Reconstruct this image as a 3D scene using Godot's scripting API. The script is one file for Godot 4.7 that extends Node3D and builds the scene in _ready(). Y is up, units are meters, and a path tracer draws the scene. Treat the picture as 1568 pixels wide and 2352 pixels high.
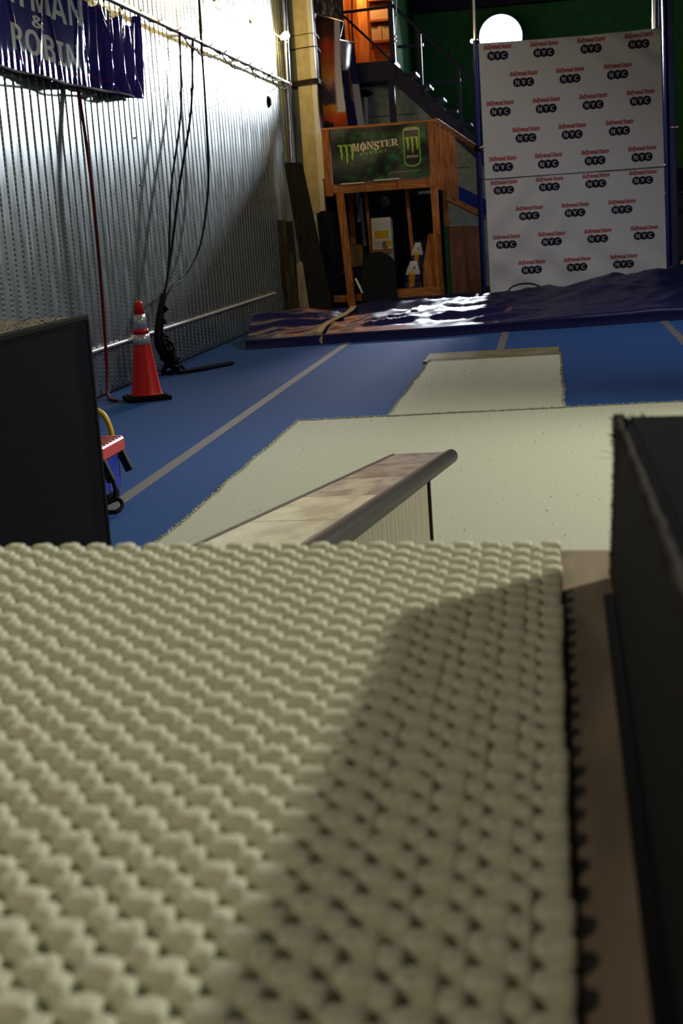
extends Node3D
# Indoor snowboard training hall: a bristle mat ramp in front, turf landing, corrugated wall, wooden tower and press backdrop.

var rng := RandomNumberGenerator.new()
var taken := {}
var M := {}

# ------------------------------------------------------------------ naming
func numbered(n: String) -> String:
	if not taken.has(n):
		taken[n] = 0
		return n
	taken[n] += 1
	return "%s_%03d" % [n, taken[n]]

func tag(o: Node3D, label: String, category: String, group := "") -> Node3D:
	o.set_meta("label", label)
	o.set_meta("category", category)
	if group != "":
		o.set_meta("group", group)
	return o

func thing(n: String, label: String, category: String, at := Vector3.ZERO, group := "") -> Node3D:
	var o := Node3D.new()
	o.name = numbered(n)
	o.position = at
	add_child(o)
	tag(o, label, category, group)
	return o

# a mesh built in world coordinates, as a part of a thing (or top-level when there is none)
func part(n: String, st: SurfaceTool, m: Material, parent: Node3D = null) -> MeshInstance3D:
	var o := MeshInstance3D.new()
	o.mesh = done(st)
	o.material_override = m
	if parent == null:
		o.name = numbered(n)
		add_child(o)
	else:
		var names := 0
		for c in parent.get_children():
			if c.name == n or String(c.name).begins_with(n + "_0") or String(c.name).begins_with(n + "_1") or String(c.name).begins_with(n + "_2"):
				names += 1
		o.name = n if names == 0 else "%s_%03d" % [n, names]
		parent.add_child(o, true)
		o.position = -world_of(parent)
	return o

func world_of(n: Node3D) -> Vector3:
	var p := Vector3.ZERO
	var k: Node = n
	while k is Node3D and k != self:
		p += (k as Node3D).position
		k = k.get_parent()
	return p

func single(n: String, st: SurfaceTool, m: Material, label: String, category: String, group := "") -> MeshInstance3D:
	var o := part(n, st, m)
	tag(o, label, category, group)
	return o

func struct(n: String, st: SurfaceTool, m: Material) -> MeshInstance3D:
	var o := part(n, st, m)
	o.set_meta("kind", "structure")
	return o

# ------------------------------------------------------------------ shapes
func tool() -> SurfaceTool:
	var st := SurfaceTool.new()
	st.begin(Mesh.PRIMITIVE_TRIANGLES)
	st.set_smooth_group(-1)
	return st

func done(st: SurfaceTool) -> ArrayMesh:
	st.generate_normals()
	return st.commit()

func tri(st: SurfaceTool, a: Vector3, b: Vector3, c: Vector3, mid: Vector3) -> void:
	var n := (a - c).cross(a - b)
	if n.dot((a + b + c) / 3.0 - mid) < 0.0:
		var t := b
		b = c
		c = t
	st.add_vertex(a)
	st.add_vertex(b)
	st.add_vertex(c)

func quad(st: SurfaceTool, a: Vector3, b: Vector3, c: Vector3, d: Vector3, mid: Vector3) -> void:
	tri(st, a, b, c, mid)
	tri(st, a, c, d, mid)

# chamfered box, placed with a transform
func boxt(st: SurfaceTool, t: Transform3D, size: Vector3, bev := 0.004) -> void:
	st.set_smooth_group(-1)
	var h := size / 2.0
	var b := minf(bev, minf(h.x, minf(h.y, h.z)) * 0.45)
	var mid := t.origin
	var p := func(s: Vector3, axis: int) -> Vector3:
		var v := Vector3.ZERO
		for k in 3:
			v[k] = s[k] * (h[k] if k == axis else h[k] - b)
		return t * v
	for a in 3:
		var u := (a + 1) % 3
		var w := (a + 2) % 3
		for sa in [-1.0, 1.0]:
			var q := []
			for uv in [[-1.0, -1.0], [1.0, -1.0], [1.0, 1.0], [-1.0, 1.0]]:
				var s := Vector3.ZERO
				s[a] = sa
				s[u] = uv[0]
				s[w] = uv[1]
				q.append(p.call(s, a))
			quad(st, q[0], q[1], q[2], q[3], mid)
			for su in [-1.0, 1.0]:
				var e := Vector3.ZERO
				e[a] = sa
				e[u] = su
				var e1 := e
				e1[w] = -1.0
				var e2 := e
				e2[w] = 1.0
				quad(st, p.call(e1, a), p.call(e2, a), p.call(e2, u), p.call(e1, u), mid)
	for sx in [-1.0, 1.0]:
		for sy in [-1.0, 1.0]:
			for sz in [-1.0, 1.0]:
				var s := Vector3(sx, sy, sz)
				tri(st, p.call(s, 0), p.call(s, 1), p.call(s, 2), mid)

func box(st: SurfaceTool, lo: Vector3, hi: Vector3, bev := 0.004) -> void:
	boxt(st, Transform3D(Basis(), (lo + hi) / 2.0), (hi - lo).abs(), bev)

# a bar of a rectangular section from a to b; w across, h up
func bar(st: SurfaceTool, a: Vector3, b: Vector3, w: float, h: float, bev := 0.004, up := Vector3.UP) -> void:
	var d := (b - a).normalized()
	if absf(d.dot(up)) > 0.98:
		up = Vector3(0, 0, 1)
	var x := d.cross(up).normalized()
	var y := x.cross(d).normalized()
	boxt(st, Transform3D(Basis(x, y, -d), (a + b) / 2.0), Vector3(w, h, a.distance_to(b)), bev)

func ring_axes(d: Vector3) -> Array:
	var up := Vector3.UP if absf(d.y) < 0.95 else Vector3(0, 0, 1)
	var x := d.cross(up).normalized()
	return [x, d.cross(x).normalized()]

func tube(st: SurfaceTool, pts: Array, r: float, sides := 10, r_end := -1.0, caps := true) -> void:
	st.set_smooth_group(0)
	if r_end < 0.0:
		r_end = r
	var rings := []
	var n := pts.size()
	var d0: Vector3 = (pts[1] - pts[0]).normalized()
	var ax := ring_axes(d0)
	for i in n:
		var d: Vector3 = ((pts[mini(i + 1, n - 1)] as Vector3) - (pts[maxi(i - 1, 0)] as Vector3)).normalized()
		var x: Vector3 = ax[0]
		x = (x - d * x.dot(d)).normalized()
		ax = [x, d.cross(x)]
		var rr := lerpf(r, r_end, float(i) / float(n - 1))
		var ring := []
		for k in sides:
			var a := TAU * k / sides
			ring.append((pts[i] as Vector3) + (x * cos(a) + ax[1] * sin(a)) * rr)
		rings.append(ring)
	for i in n - 1:
		var mid: Vector3 = (pts[i] + pts[i + 1]) / 2.0
		for k in sides:
			var k2 := (k + 1) % sides
			quad(st, rings[i][k], rings[i][k2], rings[i + 1][k2], rings[i + 1][k], mid)
	if caps:
		st.set_smooth_group(-1)
		for e in [0, n - 1]:
			var mid2: Vector3 = pts[1] if e == 0 else pts[n - 2]
			for k in sides:
				tri(st, pts[e], rings[e][k], rings[e][(k + 1) % sides], mid2)

func smooth(pts: Array, per := 6) -> Array:
	var c := Curve3D.new()
	var out := []
	var n := pts.size()
	for i in n - 1:
		var a: Vector3 = pts[maxi(i - 1, 0)]
		var b: Vector3 = pts[i]
		var cc: Vector3 = pts[i + 1]
		var d: Vector3 = pts[mini(i + 2, n - 1)]
		for k in per:
			out.append(b.cubic_interpolate(cc, a, d, float(k) / per))
	out.append(pts[n - 1])
	return out

# profile: array of Vector2(radius, height), turned round the y axis at `at`
func lathe(st: SurfaceTool, prof: Array, at: Vector3, seg := 28, basis := Basis()) -> void:
	st.set_smooth_group(0)
	for i in prof.size() - 1:
		var a: Vector2 = prof[i]
		var b: Vector2 = prof[i + 1]
		var m := at + basis * Vector3(0, (a.y + b.y) / 2.0, 0)
		# which side is outside: decided from the turn of the profile
		var dirv := (b - a)
		var nrm := Vector2(dirv.y, -dirv.x)
		for k in seg:
			var t0 := TAU * k / seg
			var t1 := TAU * (k + 1) / seg
			var p00 := at + basis * Vector3(a.x * cos(t0), a.y, a.x * sin(t0))
			var p01 := at + basis * Vector3(a.x * cos(t1), a.y, a.x * sin(t1))
			var p10 := at + basis * Vector3(b.x * cos(t0), b.y, b.x * sin(t0))
			var p11 := at + basis * Vector3(b.x * cos(t1), b.y, b.x * sin(t1))
			var out_dir := basis * Vector3(nrm.x * cos((t0 + t1) / 2), nrm.y, nrm.x * sin((t0 + t1) / 2))
			var centre := (p00 + p11) / 2.0 - out_dir.normalized() * 10.0
			if a.x > 0.0001:
				tri(st, p00, p01, p11, centre)
			if b.x > 0.0001:
				tri(st, p00, p11, p10, centre)

# a sheet of cloth or film with a thickness: f(u, v) gives a point; uv carries the print
func sheet(st: SurfaceTool, nu: int, nv: int, f: Callable, thick := 0.003) -> void:
	var pts := []
	for j in nv + 1:
		var row := []
		for i in nu + 1:
			row.append(f.call(float(i) / nu, float(j) / nv))
		pts.append(row)
	var nor := []
	for j in nv + 1:
		var row := []
		for i in nu + 1:
			var du: Vector3 = (pts[j][mini(i + 1, nu)] as Vector3) - (pts[j][maxi(i - 1, 0)] as Vector3)
			var dv: Vector3 = (pts[mini(j + 1, nv)][i] as Vector3) - (pts[maxi(j - 1, 0)][i] as Vector3)
			row.append(du.cross(dv).normalized())
		nor.append(row)
	for side in [0, 1]:
		st.set_smooth_group(side)
		for j in nv:
			for i in nu:
				var idx := [[i, j], [i + 1, j], [i + 1, j + 1], [i, j + 1]]
				var order := [0, 1, 2, 0, 2, 3]
				if side == 1:
					order = [0, 2, 1, 0, 3, 2]
				for o in order:
					var q: Array = idx[o]
					st.set_uv(Vector2(float(q[0]) / nu, float(q[1]) / nv))
					var p: Vector3 = pts[q[1]][q[0]]
					var nn: Vector3 = nor[q[1]][q[0]]
					st.add_vertex(p - nn * thick * (0.0 if side == 1 else 1.0))

# flat polygon in a plane, pushed to a thickness. pts are 2-d, `put` maps (x, y, depth 0..1) to space
func slab(st: SurfaceTool, pts: PackedVector2Array, put: Callable) -> void:
	st.set_smooth_group(-1)
	var c := Vector2.ZERO
	for q in pts:
		c += q / pts.size()
	var mid: Vector3 = put.call(c.x, c.y, 0.5)
	var ids := Geometry2D.triangulate_polygon(pts)
	for k in range(0, ids.size(), 3):
		for d in [0.0, 1.0]:
			var a: Vector3 = put.call(pts[ids[k]].x, pts[ids[k]].y, d)
			var b: Vector3 = put.call(pts[ids[k + 1]].x, pts[ids[k + 1]].y, d)
			var e: Vector3 = put.call(pts[ids[k + 2]].x, pts[ids[k + 2]].y, d)
			var g: Vector3 = (a + b + e) / 3.0
			var other: Vector3 = g + (put.call(c.x, c.y, 1.0 - d) - put.call(c.x, c.y, d))
			tri(st, a, b, e, other)
	var ccw := not Geometry2D.is_polygon_clockwise(pts)
	for k in pts.size():
		var p: Vector2 = pts[k]
		var q: Vector2 = pts[(k + 1) % pts.size()]
		var e := (q - p).normalized()
		var o := Vector2(e.y, -e.x) * (1.0 if ccw else -1.0)
		var inner := (p + q) / 2.0 - o * 0.5
		quad(st, put.call(p.x, p.y, 0.0), put.call(q.x, q.y, 0.0), put.call(q.x, q.y, 1.0), put.call(p.x, p.y, 1.0), put.call(inner.x, inner.y, 0.5))

# ------------------------------------------------------------------ materials
func plain(col: Color, rough := 0.7, metal := 0.0, spec := -1.0) -> StandardMaterial3D:
	var m := StandardMaterial3D.new()
	if spec < 0.0:
		spec = 0.22 if rough > 0.5 else 0.4
	m.albedo_color = col
	m.roughness = rough
	m.metallic = metal
	m.metallic_specular = spec
	return m

func noise_tex(seed_: int, freq: float, cols: Array, offs: Array, size := 256, octaves := 4, ntype := FastNoiseLite.TYPE_SIMPLEX_SMOOTH) -> NoiseTexture2D:
	var n := FastNoiseLite.new()
	n.seed = seed_
	n.frequency = freq
	n.noise_type = ntype
	n.fractal_octaves = octaves
	var t := NoiseTexture2D.new()
	t.width = size
	t.height = size
	t.seamless = true
	t.noise = n
	if cols.size() > 0:
		var g := Gradient.new()
		g.offsets = PackedFloat32Array(offs)
		var pc := PackedColorArray()
		for c in cols:
			pc.append(c)
		g.colors = pc
		t.color_ramp = g
	return t

# noise-coloured material laid on by three planes; scale may differ by axis so that grain runs along one
func mottled(seed_: int, freq: float, a: Color, b: Color, scale: Vector3, rough := 0.75, relief := 0.0, size := 256) -> StandardMaterial3D:
	var m := plain(Color.WHITE, rough)
	m.albedo_texture = noise_tex(seed_, freq, [a, b], [0.25, 0.75], size)
	m.uv1_triplanar = true
	m.uv1_scale = scale
	if relief > 0.0:
		m.heightmap_enabled = true
		m.heightmap_texture = m.albedo_texture
		m.heightmap_scale = relief
	return m

func wood(seed_: int, a: Color, b: Color, axis: int, fine := 6.0, rough := 0.7) -> StandardMaterial3D:
	var s := Vector3(fine, fine, fine)
	s[axis] = 0.45
	return mottled(seed_, 0.018, a, b, s, rough)

func print_of(img: Image, rough := 0.6) -> StandardMaterial3D:
	var m := plain(Color.WHITE, rough)
	m.albedo_texture = ImageTexture.create_from_image(img)
	m.texture_repeat = false
	return m

func glow(col: Color, energy: float) -> StandardMaterial3D:
	var m := plain(Color(0.9, 0.9, 0.9), 0.4)
	m.emission_enabled = true
	m.emission = col
	m.emission_energy_multiplier = energy
	return m

# ------------------------------------------------------------------ drawing prints
func fill_poly(img: Image, pts: PackedVector2Array, col: Color) -> void:
	var lo := pts[0]
	var hi := pts[0]
	for p in pts:
		lo = lo.min(p)
		hi = hi.max(p)
	for y in range(maxi(0, int(lo.y)), mini(img.get_height() - 1, int(hi.y)) + 1):
		var yc := y + 0.5
		var xs := []
		for i in pts.size():
			var a := pts[i]
			var b := pts[(i + 1) % pts.size()]
			if (a.y <= yc) != (b.y <= yc):
				xs.append(a.x + (yc - a.y) / (b.y - a.y) * (b.x - a.x))
		xs.sort()
		for k in range(0, xs.size() - 1, 2):
			var x0 := maxi(0, int(round(xs[k])))
			var x1 := mini(img.get_width(), int(round(xs[k + 1])))
			if x1 > x0:
				img.fill_rect(Rect2i(x0, y, x1 - x0, 1), col)

func disc(img: Image, c: Vector2, r: float, col: Color) -> void:
	var pts := PackedVector2Array()
	for k in 40:
		pts.append(c + Vector2(cos(TAU * k / 40), sin(TAU * k / 40)) * r)
	fill_poly(img, pts, col)

# letters of a system font, scan-converted into a rectangle of the image
func letters(img: Image, text: String, font_name: String, bold: bool, rect: Rect2, col: Color, slant := 0.0) -> void:
	var f := SystemFont.new()
	f.font_names = PackedStringArray([font_name])
	f.font_weight = 700 if bold else 400
	var t := TextMesh.new()
	t.font = f
	t.text = text
	t.font_size = 64
	t.pixel_size = 0.01
	t.depth = 0.02
	var arr := t.get_mesh_arrays()
	var v: PackedVector3Array = arr[Mesh.ARRAY_VERTEX]
	var nn: PackedVector3Array = arr[Mesh.ARRAY_NORMAL]
	var ix: PackedInt32Array = arr[Mesh.ARRAY_INDEX] if arr[Mesh.ARRAY_INDEX] != null else PackedInt32Array(range(v.size()))
	if v.size() == 0:
		return
	var lo := Vector2(1e9, 1e9)
	var hi := Vector2(-1e9, -1e9)
	for p in v:
		lo = lo.min(Vector2(p.x + slant * p.y, p.y))
		hi = hi.max(Vector2(p.x + slant * p.y, p.y))
	for k in range(0, ix.size(), 3):
		if nn[ix[k]].z < 0.5:
			continue
		var pts := PackedVector2Array()
		for e in 3:
			var p: Vector3 = v[ix[k + e]]
			pts.append(Vector2(rect.position.x + (p.x + slant * p.y - lo.x) / (hi.x - lo.x) * rect.size.x, rect.end.y - (p.y - lo.y) / (hi.y - lo.y) * rect.size.y))
		fill_poly(img, pts, col)

func V(x: float, y: float, z: float) -> Vector3:
	return Vector3(x, y, z)

# ------------------------------------------------------------------ scene
func _ready() -> void:
	rng.seed = 7
	setup_camera()
	setup_lights()
	setup_materials()
	build_room()
	build_ramp()
	build_floor_things()
	build_wall_things()
	build_mat_tarp()
	build_backdrop()
	build_tower()
	build_stairs()
	build_corner()
	build_right_side()

func setup_camera() -> void:
	var cam := Camera3D.new()
	cam.name = "camera"
	cam.transform = Transform3D(Basis(Vector3(0.98876025, -0.06755661, -0.13337644), Vector3(0.03998398, 0.97908134, -0.19950189), Vector3(0.14406406, 0.19192662, 0.97077789)).orthonormalized(), Vector3(0, 1.55, 0))
	cam.fov = rad_to_deg(2.0 * atan(1176.0 / 3450.0))
	cam.near = 0.05
	cam.far = 200.0
	var at := CameraAttributesPhysical.new()
	at.frustum_focal_length = 32.8
	at.frustum_focus_distance = 8.0
	at.exposure_aperture = 4.0
	at.exposure_multiplier = 1.0
	cam.attributes = at
	# setting the focal length changes the angle of view: set the angle again
	cam.fov = rad_to_deg(2.0 * atan(1176.0 / 3450.0))
	add_child(cam)
	cam.current = true

func omni(n: String, at: Vector3, col: Color, e: float, size: float) -> void:
	var l := OmniLight3D.new()
	l.name = n
	l.position = at
	l.light_color = col
	l.light_energy = e
	l.light_size = size
	l.omni_range = 60.0
	l.omni_attenuation = 2.0
	l.shadow_enabled = true
	add_child(l)

func spot(n: String, at: Vector3, to: Vector3, col: Color, e: float, size: float, angle: float, soft := 0.5) -> void:
	var l := SpotLight3D.new()
	l.name = n
	l.light_color = col
	l.light_energy = e
	l.light_size = size
	l.spot_range = 60.0
	l.spot_attenuation = 2.0
	l.spot_angle = angle
	l.spot_angle_attenuation = soft
	l.shadow_enabled = true
	add_child(l)
	l.look_at_from_position(at, to, Vector3(0.01, 1, 0.02))

const KEY := Vector3(7.0, 6.1, -9.5)
const FLOOD := Vector3(-0.87, 5.17, -34.3)

func setup_lights() -> void:
	var e := Environment.new()
	e.background_mode = Environment.BG_COLOR
	e.background_color = Color(0.02, 0.02, 0.022)
	e.tonemap_mode = Environment.TONE_MAPPER_LINEAR
	e.tonemap_exposure = 1.0
	e.sdfgi_enabled = true
	e.ssao_enabled = true
	e.ssil_enabled = true
	var w := WorldEnvironment.new()
	w.name = "environment"
	w.environment = e
	add_child(w)
	# high bay over the right of the hall: the key on the ramp and the turf
	spot("high_bay_key", KEY + V(0, -0.12, 0), V(-0.4, 0.9, -2.4), Color(1.0, 0.99, 0.92), 145.0, 0.3, 62.0, 0.6)
	# high bays behind the camera
	spot("high_bay_rear", V(-1.9, 4.70, 3.0), V(-0.7, 0, -6.0), Color(1.0, 0.92, 0.83), 6.0, 0.12, 70.0, 0.6)
	spot("high_bay_middle", V(2.6, 6.25, -17.0), V(-0.6, 0.4, -18.5), Color(0.97, 0.97, 0.98), 21.0, 0.3, 62.0, 0.6)
	# work flood behind the backdrop, facing the hall
	spot("flood_beam", FLOOD + V(0, 0, 0.22), V(-1.6, 1.5, -12.0), Color(0.93, 0.96, 1.0), 225.0, 0.35, 31.0, 0.6)
	# loft room bulb
	omni("loft_lamp", V(-3.64, 6.3, -30.95), Color(1.0, 0.66, 0.38), 6.0, 0.06)

func setup_materials() -> void:
	M.steel_wall = plain(Color(0.58, 0.62, 0.625), 0.365, 0.85)
	M.steel_wall.roughness_texture = noise_tex(3, 0.02, [Color(0.7, 0.7, 0.7), Color(1, 1, 1)], [0.2, 0.8], 256)
	M.steel_wall.uv1_triplanar = true
	M.steel_wall.uv1_scale = Vector3(0.8, 0.25, 0.8)
	M.steel_lug = plain(Color(0.76, 0.77, 0.70), 0.45, 0.5)
	M.blue_carpet = mottled(11, 0.2, Color(0.145, 0.26, 0.46), Color(0.175, 0.295, 0.515), Vector3(1.6, 1.6, 1.6), 0.8, 0.15)
	M.blue_carpet.metallic_specular = 0.12
	M.tape = mottled(12, 0.1, Color(0.33, 0.33, 0.36), Color(0.40, 0.40, 0.42), Vector3(3, 3, 3), 0.6)
	M.concrete = mottled(13, 0.05, Color(0.24, 0.23, 0.20), Color(0.32, 0.30, 0.26), Vector3(0.6, 0.6, 0.6), 0.8)
	M.turf = mottled(14, 0.12, Color(0.61, 0.617, 0.56), Color(0.69, 0.697, 0.64), Vector3(1.3, 1.3, 1.3), 0.85, 0.8, 512)
	M.turf_blade = plain(Color(0.68, 0.687, 0.625), 0.7)
	M.bristle = mottled(15, 0.08, Color(0.80, 0.81, 0.72), Color(0.86, 0.87, 0.78), Vector3(6, 6, 6), 0.85)
	M.bristle.subsurf_scatter_enabled = true
	M.bristle.subsurf_scatter_strength = 0.12
	M.mat_base = mottled(16, 0.1, Color(0.74, 0.72, 0.62), Color(0.80, 0.78, 0.68), Vector3(4, 4, 4), 0.7)
	M.ply = wood(17, Color(0.50, 0.45, 0.375), Color(0.60, 0.54, 0.455), 2, 2.2, 0.9)
	M.ply_edge = wood(18, Color(0.32, 0.295, 0.25), Color(0.43, 0.40, 0.34), 2, 9.0)
	M.black_paint = mottled(19, 0.05, Color(0.04, 0.05, 0.068), Color(0.05, 0.06, 0.08), Vector3(1.5, 1.5, 1.5), 0.85)
	M.black_paint.metallic_specular = 0.1
	M.black_carpet = mottled(20, 0.3, Color(0.06, 0.062, 0.07), Color(0.105, 0.10, 0.105), Vector3(4, 4, 4), 0.95, 0.3)
	M.black_top = plain(Color(0.05, 0.055, 0.075), 0.95, 0.0, 0.08)
	M.fray = mottled(21, 0.3, Color(0.13, 0.115, 0.10), Color(0.23, 0.20, 0.17), Vector3(6, 6, 6), 0.95, 0.3)
	M.black_rubber = plain(Color(0.07, 0.07, 0.075), 0.8, 0.0, 0.12)
	M.black_cable = plain(Color(0.09, 0.09, 0.11), 0.75, 0.0, 0.15)
	M.red_cable = plain(Color(0.36, 0.12, 0.12), 0.7)
	M.white_conduit = plain(Color(0.75, 0.74, 0.72), 0.4)
	M.galv = plain(Color(0.68, 0.68, 0.66), 0.3, 0.9)
	M.chrome = plain(Color(0.85, 0.84, 0.82), 0.16, 1.0)
	M.cone = plain(Color(0.80, 0.085, 0.045), 0.42)
	M.collar = plain(Color(0.74, 0.76, 0.76), 0.28, 0.45)
	M.lumber_x = wood(22, Color(0.50, 0.31, 0.16), Color(0.66, 0.43, 0.24), 0)
	M.lumber_y = wood(23, Color(0.48, 0.29, 0.15), Color(0.63, 0.41, 0.23), 1)
	M.lumber_z = wood(24, Color(0.52, 0.33, 0.18), Color(0.68, 0.46, 0.27), 2)
	M.navy_vinyl = plain(Color(0.11, 0.11, 0.26), 0.36, 0.0, 0.2)
	M.navy_steel = plain(Color(0.15, 0.15, 0.23), 0.6, 0.0, 0.25)
	M.pole_blue = plain(Color(0.07, 0.08, 0.30), 0.25, 0.5)
	M.green_wall = mottled(25, 0.03, Color(0.20, 0.42, 0.26), Color(0.23, 0.46, 0.29), Vector3(0.5, 0.5, 0.5), 0.8)
	M.grey_wall = mottled(26, 0.03, Color(0.50, 0.55, 0.51), Color(0.56, 0.61, 0.57), Vector3(0.7, 0.7, 0.7), 0.8)
	M.dark_ceiling = plain(Color(0.17, 0.17, 0.18), 0.9)
	M.grey_room = plain(Color(0.34, 0.33, 0.32), 0.9)
	M.cream_paint = mottled(27, 0.03, Color(0.72, 0.67, 0.52), Color(0.78, 0.73, 0.58), Vector3(1, 0.5, 1), 0.55)
	M.white_paint = plain(Color(0.84, 0.83, 0.80), 0.5)
	M.dark_brown = wood(28, Color(0.095, 0.078, 0.072), Color(0.14, 0.115, 0.105), 1, 3.0)
	M.white_plastic = plain(Color(0.80, 0.80, 0.78), 0.45)
	M.card = mottled(29, 0.05, Color(0.42, 0.31, 0.20), Color(0.49, 0.37, 0.25), Vector3(2, 2, 2), 0.85)

# ------------------------------------------------------------------ room
const WX := -4.4

func build_room() -> void:
	var st := tool()
	box(st, V(-4.9, -0.3, -36.0), V(9.3, -0.03, 6.3), 0.0)
	struct("floor", st, M.concrete)
	st = tool()
	box(st, V(-4.9, 7.5, -36.0), V(9.3, 7.7, 6.3), 0.0)
	struct("ceiling", st, M.dark_ceiling)
	st = tool()
	box(st, V(9.0, -0.03, -36.0), V(9.3, 7.5, 6.3), 0.0)
	struct("wall_right", st, M.grey_room)
	st = tool()
	box(st, V(-4.9, -0.03, 6.0), V(9.0, 7.5, 6.3), 0.0)
	struct("wall_front", st, M.grey_room)
	st = tool()
	box(st, V(-4.9, -0.03, -35.9), V(9.0, 7.5, -35.6), 0.0)
	struct("wall_back", st, M.green_wall)
	# left wall: a backing with ribbed steel sheets on it
	var wall := Node3D.new()
	wall.name = "wall_left"
	wall.position = V(WX, 0, 0)
	wall.set_meta("kind", "structure")
	add_child(wall)
	st = tool()
	box(st, V(-4.9, -0.03, -35.6), V(WX - 0.05, 7.5, 6.0), 0.0)
	part("backing", st, M.grey_room, wall)
	# one sheet: four ribs, 0.2 m apart
	st = tool()
	var pitch := 0.2
	var prof := []
	for k in 4:
		var o := k * pitch
		for q in [[0.0, -0.032], [0.018, -0.032], [0.030, 0.0], [0.170, 0.0], [0.182, -0.032]]:
			prof.append(Vector2(o + q[0], q[1]))
	prof.append(Vector2(0.8, -0.032))
	st.set_smooth_group(-1)
	for i in prof.size() - 1:
		var a: Vector2 = prof[i]
		var b: Vector2 = prof[i + 1]
		var tilt := Vector3(1, 0, 0) * 5.0 + V(0, 3, -(a.x + b.x) / 2.0)
		# front face and a back face 2 mm behind
		for s in [0.0, 0.002]:
			var inw := V(s, 0, 0)
			var far_ := V(-6, 3, -(a.x + b.x) / 2.0) if s == 0.0 else tilt
			quad(st, V(a.y, 0, -a.x) - inw, V(b.y, 0, -b.x) - inw, V(b.y, 7.45, -b.x) - inw, V(a.y, 7.45, -a.x) - inw, far_)
	var mesh := done(st)
	for k in 37:
		var o := MeshInstance3D.new()
		o.mesh = mesh
		o.material_override = M.steel_wall
		o.name = "corrugated_sheet" if k == 0 else "corrugated_sheet_%03d" % k
		o.position = V(0.0015 * (k % 2), 0, 2.4 - k * 0.8)
		wall.add_child(o, true)
	# pressed lugs on the webs that face the camera
	st = tool()
	var L := [V(0, -0.014, -0.014), V(0, -0.014, 0.014), V(0, 0.014, 0.014), V(0, 0.014, -0.014)]
	var T := [V(0.012, -0.006, -0.009), V(0.012, -0.006, 0.009), V(0.012, 0.006, 0.009), V(0.012, 0.006, -0.009)]
	for k in 4:
		quad(st, L[k], L[(k + 1) % 4], T[(k + 1) % 4], T[k], V(-0.05, 0, 0))
	quad(st, T[0], T[1], T[2], T[3], V(-0.05, 0, 0))
	var lug := done(st)
	lug.surface_set_material(0, M.steel_lug)
	var mm := MultiMesh.new()
	mm.transform_format = MultiMesh.TRANSFORM_3D
	mm.mesh = lug
	var spots := []
	for k in range(10, 37):
		for r in 4:
			var z := 2.4 - k * 0.8 - r * pitch - 0.024
			for j in 158:
				spots.append(V(-0.016, 0.05 + j * 0.043 + 0.0215 * (r % 2), z))
	mm.instance_count = spots.size()
	# web normal: leans between +x and +z
	var n := V(0.012, 0, 0.032).normalized()
	var bs := Basis(n, Vector3.UP, n.cross(Vector3.UP))
	for i in spots.size():
		mm.set_instance_transform(i, Transform3D(bs, spots[i]))
	var mi := MultiMeshInstance3D.new()
	mi.name = "pressed_lugs"
	mi.multimesh = mm
	mi.set_meta("kind", "stuff")
	wall.add_child(mi)
	# roof beams crossing overhead near the back
	st = tool()
	box(st, V(-2.85, 5.95, -35.55), V(9.0, 6.3, -35.25), 0.01)
	struct("trim_1", st, M.navy_steel)
	# ceiling high bays that light the hall (out of the frame)
	for h in [[KEY, "high bay lamp hanging over the right side of the hall"], [V(-1.9, 4.83, 3.0), "high bay lamp hanging behind the camera"], [V(2.6, 6.37, -17.0), "high bay lamp hanging over the middle of the hall"]]:
		var at: Vector3 = h[0]
		var t := thing("high_bay_lamp", h[1], "lamp", at)
		st = tool()
		lathe(st, [Vector2(0.0, 0.32), Vector2(0.08, 0.32), Vector2(0.11, 0.2), Vector2(0.32, -0.05), Vector2(0.33, -0.07), Vector2(0.31, -0.05), Vector2(0.1, 0.18), Vector2(0.0, 0.18)], at, 24)
		part("lamp_housing", st, M.galv, t)
		st = tool()
		tube(st, [at + V(0, 0.3, 0), V(at.x, 7.5, at.z)], 0.012, 8)
		part("lamp_rod", st, M.galv, t)
		st = tool()
		lathe(st, [Vector2(0.0, 0.02), Vector2(0.12, 0.02), Vector2(0.12, 0.0), Vector2(0.0, 0.0)], at, 20)
		part("lamp_glow", st, glow(Color(1.0, 0.95, 0.85), 3.0), t)

# ------------------------------------------------------------------ ramp in the foreground
func ramp_y(x: float, z: float) -> float:
	return 1.046 - 0.0327 * x + 0.0 * z

# every second row of the mat has narrower tufts
func narrow(p: Vector3) -> float:
	return 0.62 if int(round((p.z - 0.014) / 0.0256)) % 2 == 1 else 1.0

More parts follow.
